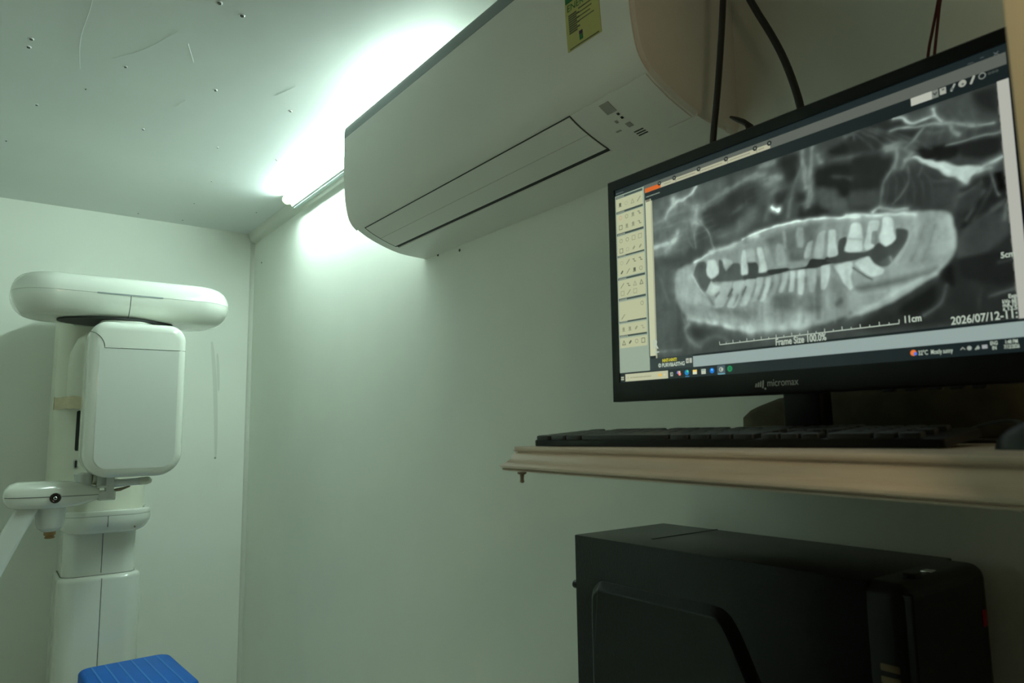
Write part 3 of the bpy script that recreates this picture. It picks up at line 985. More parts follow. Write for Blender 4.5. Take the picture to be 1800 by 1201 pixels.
# band of tabs
rect((84, 89, 82), 110, 16.5, 996, 39.5)
rect((22, 32, 34), 0, 0, 1000, 16.5)
rect((18, 27, 28), 110, 39.5, 1000, 67.5)
rect((196, 92, 30), 110.5, 27, 174, 38.5)
rect((164, 164, 138), 174, 27, 512, 38.5)
for x in (169.7, 221.8, 303.2, 387.8, 471.2, 509.9):
    disc((22, 28, 28), x, 25.8, 6.4)
    disc((130, 136, 124), x, 25.8, 2.4)
for x0, x1 in ((186, 212), (232, 292), (312, 376), (398, 458), (480, 498)):
    for k in range(int((x1 - x0) / 4)):
        rect((112, 116, 98), x0 + 4 * k, 31.2, x0 + 4 * k + 2.9, 34)
for x0 in (226, 307, 392, 475):
    rect((84, 90, 82), x0, 29, x0 + 1.2, 38)
for k in range(13):
    rect((128, 136, 124), 120 + 3.9 * k, 49.8, 122.8 + 3.9 * k, 53)
for k in range(8):
    rect((86, 98, 96), 4 + 3.8 * k, 9.8, 6.8 + 3.8 * k, 13)
rect((70, 76, 76), 934, 12.5, 944, 13.6); rect((70, 76, 76), 955, 10, 962, 11); rect((70, 76, 76), 955, 16, 962, 17)
line((84, 90, 90), .7, [(978, 10), (985, 16)]); line((84, 90, 90), .7, [(985, 10), (978, 16)])
# tool panel on the left
rect(PANEL, 0, 18, 113, 535)
rect((70, 82, 78), 112.5, 18, 116, 535)
rect((178, 182, 150), 116.5, 60, 136, 496)
rect((150, 154, 130), 136, 66, 141, 504)
rect((110, 108, 92), 118, 60, 134, 66)
HEAD = (24, 69, 134, 198, 265, 325, 389, 430)
BODY = ((29.5, 66), (75, 131), (140, 197), (205, 260), (270, 321), (332, 388), (396, 428), (437, 465))
for hy in HEAD:
    rect(DARK, 3, hy - 2.6, 107, hy + 3.2)
    for k in range(6):
        rect((150, 158, 140), 6 + 5 * k, hy - .6, 9.4 + 5 * k, hy + 2.2)
for a, b in BODY:
    rect(CREAM, 4, a, 107.5, b)
ri = random.Random(11)
def icon(x, y, r, c, kind):
    if kind == 0:
        disc(c, x, y, r, r - 1.6)
    elif kind == 1:
        line(c, .9, [(x - r, y + r), (x + r, y - r)])
    elif kind == 2:
        rect(c, x - r * .7, y - r, x + r * .7, y + r * .6); rect(c, x - r, y + r * .7, x + r, y + r)
    elif kind == 3:
        line(c, .8, [(x - r, y - r), (x + r, y - r), (x + r, y + r), (x - r, y + r), (x - r, y - r)])
    elif kind == 4:
        line(c, .9, [(x - r, y + r), (x, y - r), (x + r, y + r), (x - r, y + r)])
    elif kind == 5:
        line(c, .9, [(x - r, y - r * .6), (x, y - r * .6), (x, y + r * .6), (x + r, y + r * .6)])
    else:
        line(c, 2.6, [(x - r * .4, y + r * .4), (x + r * .4, y - r * .4)])
G1, G2 = (74, 82, 68), (126, 132, 106)
for row, y in enumerate((48, 87, 115, 155, 184, 220, 247, 286, 308, 346, 376, 412, 450)):
    kinds = [(2, 0, 4, 1), (0, 0, 2, 5), (3, 2, 2, 5), (0, 0, 3, 3), (3, 0, 6, 6), (0, 1, 5, 5), (6, 1, 2, 0), (1, 5, 4, 4), (3, 1, 3, None), (None, None, None, 0), (1, None, None, None), (2, 2, 6, 5), (4, 6, 0, 3)][row]
    for c_, kd in enumerate(kinds):
        if kd is None:
            continue
        col = (196, 110, 84) if (row == 1 and c_ == 0) else (G1 if ri.random() < .55 else G2)
        icon(19 + 24.5 * c_, y, 6.0, col, kd)
for k in range(9):
    rect((118, 132, 116), 8 + 4.6 * k, 519, 11 + 4.6 * k, 522)
# scroll bar, field and tools at the right end
rect((164, 166, 156), 978, 66, 997, 504)
rect((8, 20, 34), 997, 66, 1000, 504)
for k in range(60):
    y = 70 + 434 * k / 60
    rect((150, 150, 138), 976 + 2 * ri.random(), y, 979, y + 8, .45)
rect((168, 172, 160), 828.5, 40, 868, 56); rect((112, 118, 110), 868, 40, 880, 56)
line((40, 48, 46), 1, [(871, 46), (874, 50), (877, 46)])
rect((150, 154, 142), 882.5, 41.5, 894, 54.5); rect((90, 96, 90), 886, 43, 891, 47)
line((140, 146, 136), 2.0, [(903, 53), (909, 43)]); disc((96, 102, 98), 904, 50, 3)
disc((146, 150, 138), 922.5, 46.5, 7.2); disc((84, 90, 84), 923, 48, 2.6)
line((150, 154, 142), 2.2, [(937, 52), (942.5, 41)])
disc((118, 124, 116), 956, 45.5, 6.6, 4.0)
for x in (968, 974, 980):
    disc((82, 88, 82), x, 45.5, 2.6, 1.0)
# bottom bar and task bar
rect((40, 50, 50), 114, 504, 260, 537)
rect((136, 152, 148), 260.5, 508.5, 1000, 536)
rect((20, 29, 31), 0, 536.5, 1000, 562.5)
rect(PANEL, 0, 500, 113.5, 534)
rect((160, 164, 150), 237.5, 512.5, 247, 525); rect((160, 164, 150), 248.5, 512.5, 257, 525); rect((110, 116, 106), 240, 517, 245, 521)
rect((170, 176, 150), 4.5, 545.5, 9, 550.3); rect((170, 176, 150), 9.8, 545.5, 14.3, 550.3); rect((170, 176, 150), 4.5, 551, 9, 555.8); rect((170, 176, 150), 9.8, 551, 14.3, 555.8)
rect((172, 174, 144), 20.5, 539.5, 176.5, 560)
disc((222, 170, 60), 149, 549.5, 4.6); disc((196, 190, 150), 164, 549.5, 3.0)
disc((120, 124, 104), 31, 550, 3.2, 2.0)
for k in range(17):
    rect((132, 136, 108), 40 + 4.6 * k, 548.8, 43 + 4.6 * k, 551.6)
rect((150, 158, 146), 184, 545, 193, 555.5); rect((86, 96, 92), 187, 547.5, 192, 552)
disc((120, 110, 190), 210.5, 547, 4.6); disc((230, 130, 110), 215.5, 551.5, 4.4); disc((220, 190, 120), 215, 546, 3.2)
disc((14, 120, 180), 239, 549, 7.2); disc((60, 190, 130), 241.5, 546, 3.6); rect((60, 130, 170), 234, 558, 246, 560)
rect((222, 190, 100), 258, 544, 271.5, 555); rect((190, 200, 180), 259, 549, 270.5, 555)
rect((172, 178, 160), 285, 543.5, 298.5, 556); rect((120, 150, 140), 286.5, 545, 297, 548)
disc((10, 110, 200), 317.8, 549.5, 7.0); disc((110, 200, 230), 317.8, 547.5, 2.6)
rect((64, 80, 86), 334, 539, 357, 560); rect((96, 150, 170), 335, 558, 356, 560.5); disc((170, 176, 160), 345, 548.5, 6.0, 3.4); rect((170, 176, 160), 345, 545.5, 351, 551)
disc((16, 128, 74), 370.5, 548.5, 7.6); disc((22, 40, 36), 371, 548.5, 3.6, 2.0)
disc((214, 110, 50), 797, 548, 6.2); disc((80, 110, 200), 800.5, 550, 3.6)
line((150, 156, 146), .8, [(881, 549.5), (884.5, 546), (888, 549.5)])
disc((140, 150, 140), 895.5, 548, 4.4)
line((130, 140, 130), 1.6, [(906, 551), (910, 546)]); disc((140, 150, 140), 910, 549, 3)
rect((146, 150, 150), 916, 544.5, 925, 551)
lut = np.array([lin(v) for v in range(256)], np.float32)
px = np.ones((IH, IW, 4), np.float32)
px[..., :3] = lut[np.clip(scr, 0, 255).astype(np.uint8)]
img = bpy.data.images.new('screen_picture', IW, IH, float_buffer=True, is_data=True)
img.pixels.foreach_set(px[::-1].ravel())
img.update()
img.pack()
ms = bpy.data.materials.new('lit_screen')
ms.use_nodes = True
pn = ms.node_tree.nodes['Principled BSDF']
ti = ms.node_tree.nodes.new('ShaderNodeTexImage')
ti.image = img
ti.extension = 'EXTEND'
ms.node_tree.links.new(ti.outputs['Color'], pn.inputs['Emission Color'])
pn.inputs['Emission Strength'].default_value = 1.15
pn.inputs['Base Color'].default_value = (0.004, 0.004, 0.004, 1)
pn.inputs['Roughness'].default_value = 0.35
bm = bmesh.new()
uvl = bm.loops.layers.uv.new('UVMap')
vv = [bm.verts.new(mon(u, v)) for u, v in ((0, SHT), (SW, SHT), (SW, 0), (0, 0))]
f = bm.faces.new(vv)
for lp, uv in zip(f.loops, ((0, 0), (1, 0), (1, 1), (0, 1))):
    lp[uvl].uv = uv
SC = fin('screen', bm, ms, MN)
M['lit_white'] = emit('lit_lettering', tuple(lin(v) for v in (176, 190, 174)) + (1,))
M['lit_yellow'] = emit('lit_yellow_lettering', tuple(lin(v) for v in (196, 188, 50)) + (1,))
bm = bmesh.new()
def scr_text(t, u, v, w, size, mi=0, bold=0.0):
    """u, v: left end of the base line in screen units; w: width"""
    k = SW / 1000.0
    put_text(bm, t, size * k, mplace(u * k, v * SHT / 562.5, 0.0005), w * k, mi, bold * k)
scr_text('R', 127, 477.5, 21, 34, 0, .9)
rect_w = lambda u0, v0, u1, v1: bm.faces.new([bm.verts.new(mon(a * SW / 1000, b * SHT / 562.5, 0.0005)) for a, b in ((u0, v1), (u1, v1), (u1, v0), (u0, v0))])
rect_w(129, 486, 149, 489)
rect_w(345, 486.6, 775, 488.6)
for k in range(23):
    u = 345 + 430 * k / 22
    rect_w(u - .8, 479.5 if k % 2 == 0 else 483, u + .8, 486.6)
scr_text('11cm', 783, 487.5, 34, 19, 0, .5)
scr_text('Frame Size 100.0%', 498.5, 504.5, 123, 22, 0, .5)
scr_text('5cm', 959, 392, 22, 15, 0, .4)
scr_text('2026/07/12-11:', 868.5, 501.5, 108, 21, 0, .35)
scr_text('Exp', 965, 465.5, 13, 10, 0, .3)
scr_text('kVp 68', 955, 474, 22, 10, 0, .3)
scr_text('mA 10', 955, 480.5, 22, 10, 0, .3)
scr_text('s 13.5', 955, 487, 22, 10, 0, .3)
scr_text('NNT-NNT!', 159, 516, 49, 11.5, 1, .5)
scr_text('© PURVI&ASTHG', 145, 529.3, 89, 14, 0, .5)
scr_text('32°C', 806, 553.5, 18, 12.5, 0, .2)
scr_text('Mostly sunny', 829, 553.5, 39, 12.5, 0, .2)
scr_text('ENG', 930, 546, 12, 9.5, 0, .2)
scr_text('IN', 932.5, 554.5, 7, 9.5, 0, .2)
scr_text('1:48 PM', 953, 546, 20, 9.5, 0, .2)
scr_text('7/12/2026', 951, 554.5, 24, 9.5, 0, .2)
fin('screen_lettering', bm, M['lit_white'], SC, mats=[M['lit_white'], M['lit_yellow']])

# ------------------------------------------------------------------ keyboard
KF = Vector((0.5340, 0.6755, ZS))
ka = math.radians(8.0)
KR = Vector((math.sin(ka), -math.cos(ka), 0))
KB = Vector((math.cos(ka), math.sin(ka), 0))
KT = math.radians(3.6)
def kp(x, y, z):
    return KF + KR * x + KB * (y * math.cos(KT) - z * math.sin(KT)) + Vector((0, 0, 0.0005 + y * math.sin(KT) + z * math.cos(KT)))
KY = thing('keyboard', 'black full-size computer keyboard lying on the shelf edge below the screen', 'keyboard', (0.59, 0.46, ZS))
def kbox(bm_, x0, x1, y0, y1, z0, z1, ins=0.0, r=0.0):
    slab(bm_, 'z', (x0 + x1) / 2, (y0 + y1) / 2, (x1 - x0) / 2, (y1 - y0) / 2, .002 if not r else r, z0, z1, 0, ins, 3, 2)
bm = bmesh.new()
kbox(bm, 0, .434, 0, .121, 0, .0075, .002, .005)
for v in bm.verts:
    v.co = kp(*v.co)
fin('case', bm, M['black'], KY)
for x in (.03, .40):
    p = kp(x, .108, 0)
    fin('foot', B((p.x - .006, p.y - .012, ZS), (p.x + .006, p.y + .012, p.z + .001), .001), M['black'], KY)
U_ = .0191 * .968
rows = []
rows.append((0.0, [1.25, 1.25, 1.25, 6.25, 1.25, 1.25, 1.25, 1.25, -.25, 1, 1, 1, -.25, 2, 1, 1]))
rows.append((1.0, [2.25] + [1] * 10 + [2.75, -1.25, 1, -1.25, 1, 1, 1]))
rows.append((2.0, [1.75] + [1] * 11 + [2.25, -3.5, 1, 1, 1, 1]))
rows.append((3.0, [1.5] + [1] * 12 + [1.5, -.25, 1, 1, 1, -.25, 1, 1, 1]))
rows.append((4.0, [1] * 13 + [2, -.25, 1, 1, 1, -.25, 1, 1, 1, 1]))
rows.append((5.25, [1, -1, 1, 1, 1, 1, -.5, 1, 1, 1, 1, -.5, 1, 1, 1, 1, -.25, 1, 1, 1]))
n_key = 0
rest = bmesh.new()
todo = []
for ry, ws in rows:
    x = .0025
    for w in ws:
        if w < 0:
            x += -w * U_
            continue
        todo.append((x, ry, w))
        x += w * U_
for x, ry, w in sorted(todo, key=lambda t: (t[1], t[0])):
    b_ = rest if n_key >= 100 else bmesh.new()
    sub = bmesh.new()
    kbox(sub, x + .0009, x + w * U_ - .0009, .0016 + ry * U_ * 1.0, .0016 + (ry + 1) * U_ * 1.0 - .0018, .0060, .0122, .0016, .0022)
    for v in sub.verts:
        v.co = kp(*v.co)
    if n_key < 100:
        fin('key', sub, M['key'], KY)
    else:
        me_ = bpy.data.meshes.new('key_tmp')
        sub.to_mesh(me_)
        rest.from_mesh(me_)
        bpy.data.meshes.remove(me_)
        sub.free()
    n_key += 1
if len(rest.verts):
    o = fin('upper_keys', rest, M['key'], KY)
    o['kind'] = 'stuff'
bm = bmesh.new()
tube(bm, [kp(.31, .119, .004), kp(.31, .135, .003), (0.705, 0.335, -.0148), (0.74, 0.315, -.0150), (0.79, 0.27, -.0150)], .0022, 8, 2)
fin('cord', bm, M['cable'], KY)

# ------------------------------------------------------------------ mouse beside the keyboard
MS = thing('mouse', 'black computer mouse at the right end of the shelf past the keyboard', 'mouse', (0.60, 0.158, ZS))
bm = bmesh.new()
rings = []
for k in range(9):
    t = k / 8 * math.pi / 2
    c_ = max(math.cos(t) ** .8, .03)
    rings.append([(0.60 + .030 * c_ * math.cos(a * math.pi / 12), 0.158 + .055 * c_ * math.sin(a * math.pi / 12), ZS + .024 * math.sin(t)) for a in range(24)])
loft(bm, rings)
fin('shell', bm, M['black_gloss'], MS, 60)
bm = bmesh.new()
lathe(bm, (0.5975, 0.183, ZS + .0165), (1, 0, 0), [(0, .006), (.001, .0075), (.004, .0075), (.005, .006)], 14)
fin('scroll_wheel', bm, M['key'], MS)
bm = bmesh.new()
tube(bm, [(.602, .211, ZS + .005), (.640, .214, -.008), (.690, .222, .0025), (.715, .250, .0035), (.74, .285, -.004), (.77, .30, -.0145), (.82, .26, -.0152)], .0020, 8, 2)
fin('cord', bm, M['cable'], MS)

# ------------------------------------------------------------------ computer tower and the table it stands on
TB = thing('side_table', 'plain wooden table under the black computer tower', 'table', (0.80, 0.55, -H))
fin('table_top', B((0.66, 0.25, -0.595), (0.938, 0.86, -0.57), .002), M['ply'], TB)
for x in (0.675, 0.905):
    for y in (0.265, 0.825):
        fin('leg', B((x - .012, y - .012, -H), (x + .018, y + .018, -0.595)), M['ply'], TB)
PC = thing('computer_tower', 'black computer tower with a raised side panel standing below the shelf', 'computer', (0.807, 0.58, -0.57))
fin('case', B((0.711, 0.376, -0.562), (0.903, 0.807, -0.150), .0015), M['case'], PC)
for x in (0.735, 0.88):
    for y in (0.41, 0.77):
        fin('foot', B((x - .012, y - .012, -0.570), (x + .012, y + .012, -0.562)), M['black'], PC)
# raised shape pressed into the side panel
pan = [(0.774, -0.36), (0.774, -0.236), (0.7705, -0.220), (0.757, -0.2085), (0.748, -0.2065), (0.660, -0.2065), (0.560, -0.2060), (0.548, -0.208), (0.536, -0.216), (0.522, -0.238), (0.470, -0.345), (0.440, -0.42), (0.440, -0.53), (0.774, -0.53)]
pan = chaikin(pan + [pan[0]], 2)[:-1]
def inset(P, d):
    n = len(P)
    R_ = []
    for i in range(n):
        a, b = Vector(P[i - 1]), Vector(P[(i + 1) % n])
        t = (b - a).normalized()
        R_.append((P[i][0] - t.y * d, P[i][1] + t.x * d))
    return R_
cyc = sum(pan[i - 1][0] * pan[i][1] - pan[i][0] * pan[i - 1][1] for i in range(len(pan)))
sgn = 1 if cyc > 0 else -1
bm = bmesh.new()
loft(bm, [[(0.7112, a, b) for a, b in pan], [(0.7095, a, b) for a, b in inset(pan, sgn * .0012)],
          [(0.7015, a, b) for a, b in inset(pan, sgn * .0105)], [(0.7005, a, b) for a, b in inset(pan, sgn * .0125)]])
fin('side_panel', bm, M['case'], PC, 12)
bm = bmesh.new()
slab(bm, 'y', 0.8055, -0.356, 0.0955, 0.206, 0.016, 0.377, 0.340, 0.0, 0.014, 8, 5)
FB = fin('front_bezel', bm, M['black_gloss'], PC)
bm = bmesh.new()
box(bm, (0.7155, 0.352, -0.56), (0.7215, 0.3385, -0.16), .001)
fin('bezel_rib', bm, M['black'], FB)
for k in range(6):
    z = -0.228 - .0115 * k
    fin('vent', B((0.7095, 0.3495, z - .0035), (0.7125, 0.3685, z + .0035), .0012), M['vent'], FB)
fin('power_light', B((0.878, 0.3385, -0.214), (0.885, 0.3415, -0.197), .001), M['led'], FB)
bm = bmesh.new()
slab(bm, 'z', 0.765, 0.358, 0.011, 0.007, .006, -0.1505, -0.1460, 0, .0015)
fin('power_button', bm, M['black_gloss'], FB)
fin('usb_port', B((0.795, 0.353, -0.1505), (0.809, 0.363, -0.1485), .0005), M['chrome'], FB)
bm = bmesh.new()
lathe(bm, (0.718, 0.807, -0.222), (0, 1, 0), [(0, .003), (.002, .003), (.0022, .0058), (.009, .0058), (.010, .0045)], 16)
fin('thumbscrew', bm, M['black_gloss'], PC)
fin('top_seam', B((0.760, 0.700, -0.1504), (0.903, 0.7025, -0.1494)), M['black'], PC)

# ------------------------------------------------------------------ cables hanging behind the screen
bm = bmesh.new()
tube(bm, [(.78, .520, ZC), (.78, .540, .70), (.78, .553, .57), (.78, .568, .46), (.782, .583, .39), (.785, .595, .30), (.775, .60, .23), (.745, .60, .20), (.7365, .60, .197)], .0044, 10, 2)
tag(fin('power_cable', bm, M['cable']), 'black cable hanging straight down past the end of the air conditioner', 'cable', 'black cables behind the monitor')
bm = bmesh.new()
tube(bm, [(.85, .625, ZC), (.85, .606, .74), (.85, .558, .61), (.85, .521, .53), (.85, .502, .474), (.85, .488, .41), (.84, .475, .30), (.81, .47, .22), (.76, .47, .19), (.7365, .47, .187)], .0051, 10, 2)
tag(fin('power_cable', bm, M['cable']), 'black cable curving down the wall behind the middle of the monitor', 'cable', 'black cables behind the monitor')
for k, (dy, bow, lab) in enumerate(((0.0, .004, 'thin red wire behind the monitor corner, the one further from the post'), (-.0075, -.003, 'thin red wire behind the monitor corner, the one nearer the post'))):
    bm = bmesh.new()
    t0 = .0045 * k
    tube(bm, [(.85, .20 - t0 * .3, ZC), (.85, .27 - t0 * .3, .66), (.85, .3155 - t0 * .4, .482), (.85, .323 - t0, .455), (.85, .332 - t0 * 1.7, .424), (.85, .345 - t0 * 1.6, .34), (.82, .35 - t0 * 1.6, .25), (.76, .35 - t0 * 1.6, .21), (.7365, .35 - t0 * 1.6, .208)], .0017, 8, 2)
    tag(fin('signal_wire', bm, M['red']), lab, 'wire', 'red wires behind the monitor')
bm = bmesh.new()
tube(bm, [(.800, .566, .4235), (.799, .562, .4215), (.797, .553, .4150), (.795, .543, .4075), (.790, .530, .3960), (.780, .52, .37), (.7385, .51, .315)], [.0008, .0046, .0072, .0080, .0070, .005, .004], 10, 0, .45)
tag(fin('strap', bm, M['cable']), 'short black strap end poking up behind the top edge of the monitor', 'strap')
# dark brown bundle lying on the shelf against the wall, behind the monitor
bm = bmesh.new()
rings = []
for y, s in ((0.622, .35), (0.617, .62), (0.602, .80), (0.57, .95), (0.45, 1.12), (0.33, 1.18), (0.24, 1.1), (0.215, .8), (0.210, .4)):
    rings.append([(0.893 + .034 * s ** .5 * (abs(math.cos(a * math.pi / 10)) ** .6) * (1 if math.cos(a * math.pi / 10) > 0 else -1), y + .004 * math.sin(a * 1.7), ZS + .031 * s + .0308 * s * (abs(math.sin(a * math.pi / 10)) ** .6) * (1 if math.sin(a * math.pi / 10) > 0 else -1)) for a in range(20)])
loft(bm, rings)
tag(fin('cloth_bag', bm, M['bag'], None, 60), 'dark brown bag lying against the wall behind the stand of the monitor', 'bag')
# upright timber beside the shelf
tag(fin('wooden_post', B((0.380, 0.025, -H), (0.424, 0.1140, ZC), .0015), M['post']), 'pale upright timber post in front of the right end of the shelf', 'post')

# ------------------------------------------------------------------ the dental x-ray machine
XM = thing('xray_machine', 'tall white panoramic dental x-ray machine standing before the end wall', 'x-ray machine', (0.36, 2.96, -H))
bm = bmesh.new()
slab(bm, 'z', 0.365, 2.94, 0.22, 0.19, 0.05, -H, -H + 0.03, 0, 0.01)
fin('base_plate', bm, M['white'], XM)
bm = bmesh.new()
slab(bm, 'z', 0.370, 2.965, 0.126, 0.135, 0.055, -H + 0.03, -0.462, 0, 0.016, 10, 5)
OC = fin('outer_column', bm, M['white'], XM)
bm = bmesh.new()
slab(bm, 'z', 0.367, 2.97, 0.1130, 0.1155, 0.047, -0.4625, -0.4612, 0, 0)
fin('column_gap', bm, M['dark'], XM)
bm = bmesh.new()
slab(bm, 'z', 0.367, 2.97, 0.111, 0.113, 0.045, -0.470, -0.290, 0, 0, 10)
fin('inner_column', bm, M['white'], XM)
bm = bmesh.new()
box(bm, (0.3690, 2.8294, -1.17), (0.3708, 2.8315, -0.470))
box(bm, (0.3690, 2.8562, -0.455), (0.3708, 2.8590, -0.300))
fin('column_seam', bm, M['seam'], XM)
# carriage collar: a bowl under a flat rim
def ring_rr(cx, cy, hx, hy, r, z, n=10):
    return [(u, v, z) for u, v in rr(cx, cy, hx, hy, r, n)]
bm = bmesh.new()
CXc, CYc, HX, HY, RC = 0.371, 2.93, 0.1400, 0.170, 0.085
loft(bm, [ring_rr(CXc, CYc, HX, HY, RC, -0.2585), ring_rr(CXc, CYc, HX + .0005, HY + .0005, RC, -0.272), ring_rr(CXc, CYc, HX - .002, HY - .002, RC, -0.285),
          ring_rr(CXc, CYc, HX - .008, HY - .008, RC, -0.299), ring_rr(CXc, CYc, HX - .018, HY - .018, RC - .01, -0.310), ring_rr(CXc, CYc, HX - .030, HY - .030, RC - .02, -0.3165), ring_rr(CXc, CYc, HX - .038, HY - .038, RC - .03, -0.318)])
CO = fin('carriage', bm, M['white'], XM, 40)
bm = bmesh.new()
loft(bm, [ring_rr(CXc, CYc, HX, HY, RC, -0.2575), ring_rr(CXc, CYc, HX + .0008, HY + .0008, RC, -0.252), ring_rr(CXc, CYc, HX - .001, HY - .001, RC, -0.2435),
          ring_rr(CXc, CYc, HX - .005, HY - .005, RC, -0.2405), ring_rr(CXc, CYc, HX - .018, HY - .018, RC - .015, -0.2405), ring_rr(CXc, CYc, HX - .020, HY - .020, RC - .015, -0.2465)])
fin('rim', bm, M['white'], CO, 40)
bm = bmesh.new()
loft(bm, [ring_rr(CXc, CYc, HX - .0012, HY - .0012, RC, -0.2590), ring_rr(CXc, CYc, HX - .0012, HY - .0012, RC, -0.2570)])
box(bm, (0.3690, CYc - HY - .0008, -0.294), (0.3706, CYc - HY + .01, -0.258))
fin('rim_seam', bm, M['seam'], CO)
bm = bmesh.new()
lathe(bm, (0.452, CYc - HY + .0115, -0.300), (0, -1, -.35), [(0, .003), (.003, .003), (.0034, .0015)], 12)
fin('screw', bm, M['steel'], CO)
# upper column
bm = bmesh.new()
slab(bm, 'z', 0.353, 2.975, 0.1485, 0.125, 0.06, -0.2465, 0.47, 0, 0, 10)
UC = fin('upper_column', bm, M['cream'], XM)
bm = bmesh.new()
slab(bm, 'y', 0.2765, 0.026, 0.0068, 0.068, 0.006, 2.8485, 2.8600, 0, 0)
fin('slot', bm, M['dark'], UC)
bm = bmesh.new()
slab(bm, 'y', 0.2755, -0.086, 0.0078, 0.0170, 0.0078, 2.8470, 2.8600, 0.0015, 0)
fin('latch', bm, M['chrome'], UC)
bm = bmesh.new()
slab(bm, 'y', 0.2755, -0.086, 0.0034, 0.0120, 0.0026, 2.8464, 2.8600, 0, 0)
fin('latch_slot', bm, M['dark'], UC)
# round rear pipe with its elbow under the rotating joint
bm = bmesh.new()
tube(bm, [(0.283, 2.815, 0.104), (0.283, 2.815, 0.106), (0.283, 2.815, 0.24), (0.285, 2.812, 0.275), (0.296, 2.795, 0.305), (0.318, 2.76, 0.322), (0.35, 2.70, 0.330), (0.36, 2.66, 0.332)],
     [0.048, 0.050, 0.050, 0.050, 0.050, 0.047, 0.044, 0.042], 24, 0)
RP = fin('rear_arm', bm, M['cream'], XM, 60)
bm = bmesh.new()
lathe(bm, (0.318, 2.757, 0.3225), (0.45, -0.85, 0.12), [(0, .0482), (.0014, .0484), (.0016, .0470)], 28)
fin('joint_ring', bm, M['seam'], RP)
# masking tape round the pipe and the column
tp = [(0.2040, 2.900), (0.2042, 2.893)] + [(0.2645 - .0605 * math.cos(math.radians(a)), 2.9085 - .0605 * math.sin(math.radians(a))) for a in range(15, 45, 10)]
tp += [(0.283 - .0515 * math.cos(math.radians(a)), 2.815 - .0515 * math.sin(math.radians(a))) for a in range(-10, 190, 10)] + [(0.345, 2.849)]
bm = bmesh.new()
r0 = [(x, y, 0.0985 - .004 * math.sin(i * 2.1) * .5) for i, (x, y) in enumerate(tp)]
r1 = [(x, y, 0.1400 + .0018 * math.sin(i * 1.3)) for i, (x, y) in enumerate(tp)]
def off2(P, d):
    R_ = []
    for i in range(len(P)):
        a, b = Vector(P[max(i - 1, 0)]), Vector(P[min(i + 1, len(P) - 1)])
        t = (b - a); t.z = 0; t.normalize()
        R_.append((P[i][0] - t.y * d, P[i][1] + t.x * d, P[i][2]))
    return R_
loft(bm, [[p for p in quad] for quad in zip(r0, r1, off2(r1, .0008), off2(r0, .0008))])
fin('tape', bm, M['tape'], XM, 60)
# overhead beam: a long rounded bar
def beam_ring(z, i):
    return ring_rr(0.3665, 2.62, 0.3135 - i, 0.150 - i, 0.115 - i * .7, z, 14)
ZB, ZT = 0.372, 0.500
zm = 0.441
prof = []
for k in range(0, 9):
    a = math.radians(90 * k / 8)
    prof.append((ZB + (zm - ZB) * (1 - math.cos(a)) , 0.060 * (1 - math.sin(a))))
bm = bmesh.new()
loft(bm, [beam_ring(z, i) for z, i in prof])
BM = fin('overhead_beam', bm, M['white'], XM, 40)
prof = []
for k in range(0, 9):
    a = math.radians(90 * k / 8)
    prof.append((zm + .0008 + (ZT - zm) * math.sin(a), 0.045 * (1 - math.cos(a))))
bm = bmesh.new()
loft(bm, [beam_ring(z, i) for z, i in prof])
fin('beam_cover', bm, M['white'], BM, 40)
bm = bmesh.new()
loft(bm, [beam_ring(zm - .0004, .0010), beam_ring(zm + .0012, .0010)])
fin('beam_seam', bm, M['seam'], BM)
bm = bmesh.new()
box(bm, (0.268, 2.4688, zm - .0020), (0.452, 2.474, zm + .0026))
fin('beam_strip', bm, M['ac_strip'], BM)
bm = bmesh.new()
pp = []
for k in range(0, 9):
    a = math.radians(90 * k / 8)
    pp.append((ZB + (zm - ZB) * (1 - math.cos(a)), 0.060 * (1 - math.sin(a))))
tube(bm, [(0.3605 + .0 * z, 2.47 + i - .0002, z) for z, i in pp[1:]], .0010, 6)
fin('beam_joint', bm, M['seam'], BM)
fin('beam_bracket', B((0.24, 2.72, 0.385), (0.46, 2.90, 0.465), .01), M['white'], XM)
# rotating joint
bm = bmesh.new()
n = 40
loft(bm, [[(0.342 + .166 * math.cos(2 * math.pi * k / n), 2.600 + .105 * math.sin(2 * math.pi * k / n), z) for k in range(n)] for z in (0.3665, 0.3725)])
fin('rotating_joint', bm, M['dark'], XM)
bm = bmesh.new()
slab(bm, 'z', 0.365, 2.60, 0.075, 0.100, 0.06, 0.325, 0.3665, 0.015, 0.004)
fin('rotating_carrier', bm, M['white'], XM)
# tube head hanging in front
def head_rings(d0, d1, r0, r1, grow=0.0):
    rings = []
    m = 6
    prof = [(d0 + r0 * (1 - math.cos(math.radians(90 * k / m))), r0 * (1 - math.sin(math.radians(90 * k / m)))) for k in range(m + 1)]
    prof += [(d1 - r1 * (1 - math.sin(math.radians(90 * k / m))), r1 * (1 - math.cos(math.radians(90 * k / m)))) for k in range(m + 1)]
    for d, i in prof:
        rings.append((d, i))
    return rings
HXC, HZ0, HZ1, HHX = 0.3785, -0.1155, 0.3440, 0.1325
def head_outline(i, ztop=None, zbot=None):
    """rounded outline of the head, smaller by i"""
    x0, x1 = HXC - HHX + i, HXC + HHX - i
    z0, z1 = HZ0 + i, HZ1 - i
    rb, rt = max(.070 - i, .004), max(.050 - i, .004)
    P_ = []
    for (cx, cz, r, a0) in ((x1 - rt, z1 - rt, rt, 0), (x0 + rt, z1 - rt, rt, 90), (x0 + rb, z0 + rb, rb, 180), (x1 - rb, z0 + rb, rb, 270)):
        for k in range(11):
            a = math.radians(a0 + 9 * k)
            P_.append((cx + r * math.cos(a), cz + r * math.sin(a)))
    return P_
bm = bmesh.new()
loft(bm, [[(x, d, z) for x, z in head_outline(i)] for d, i in head_rings(2.378, 2.520, .026, .020)])
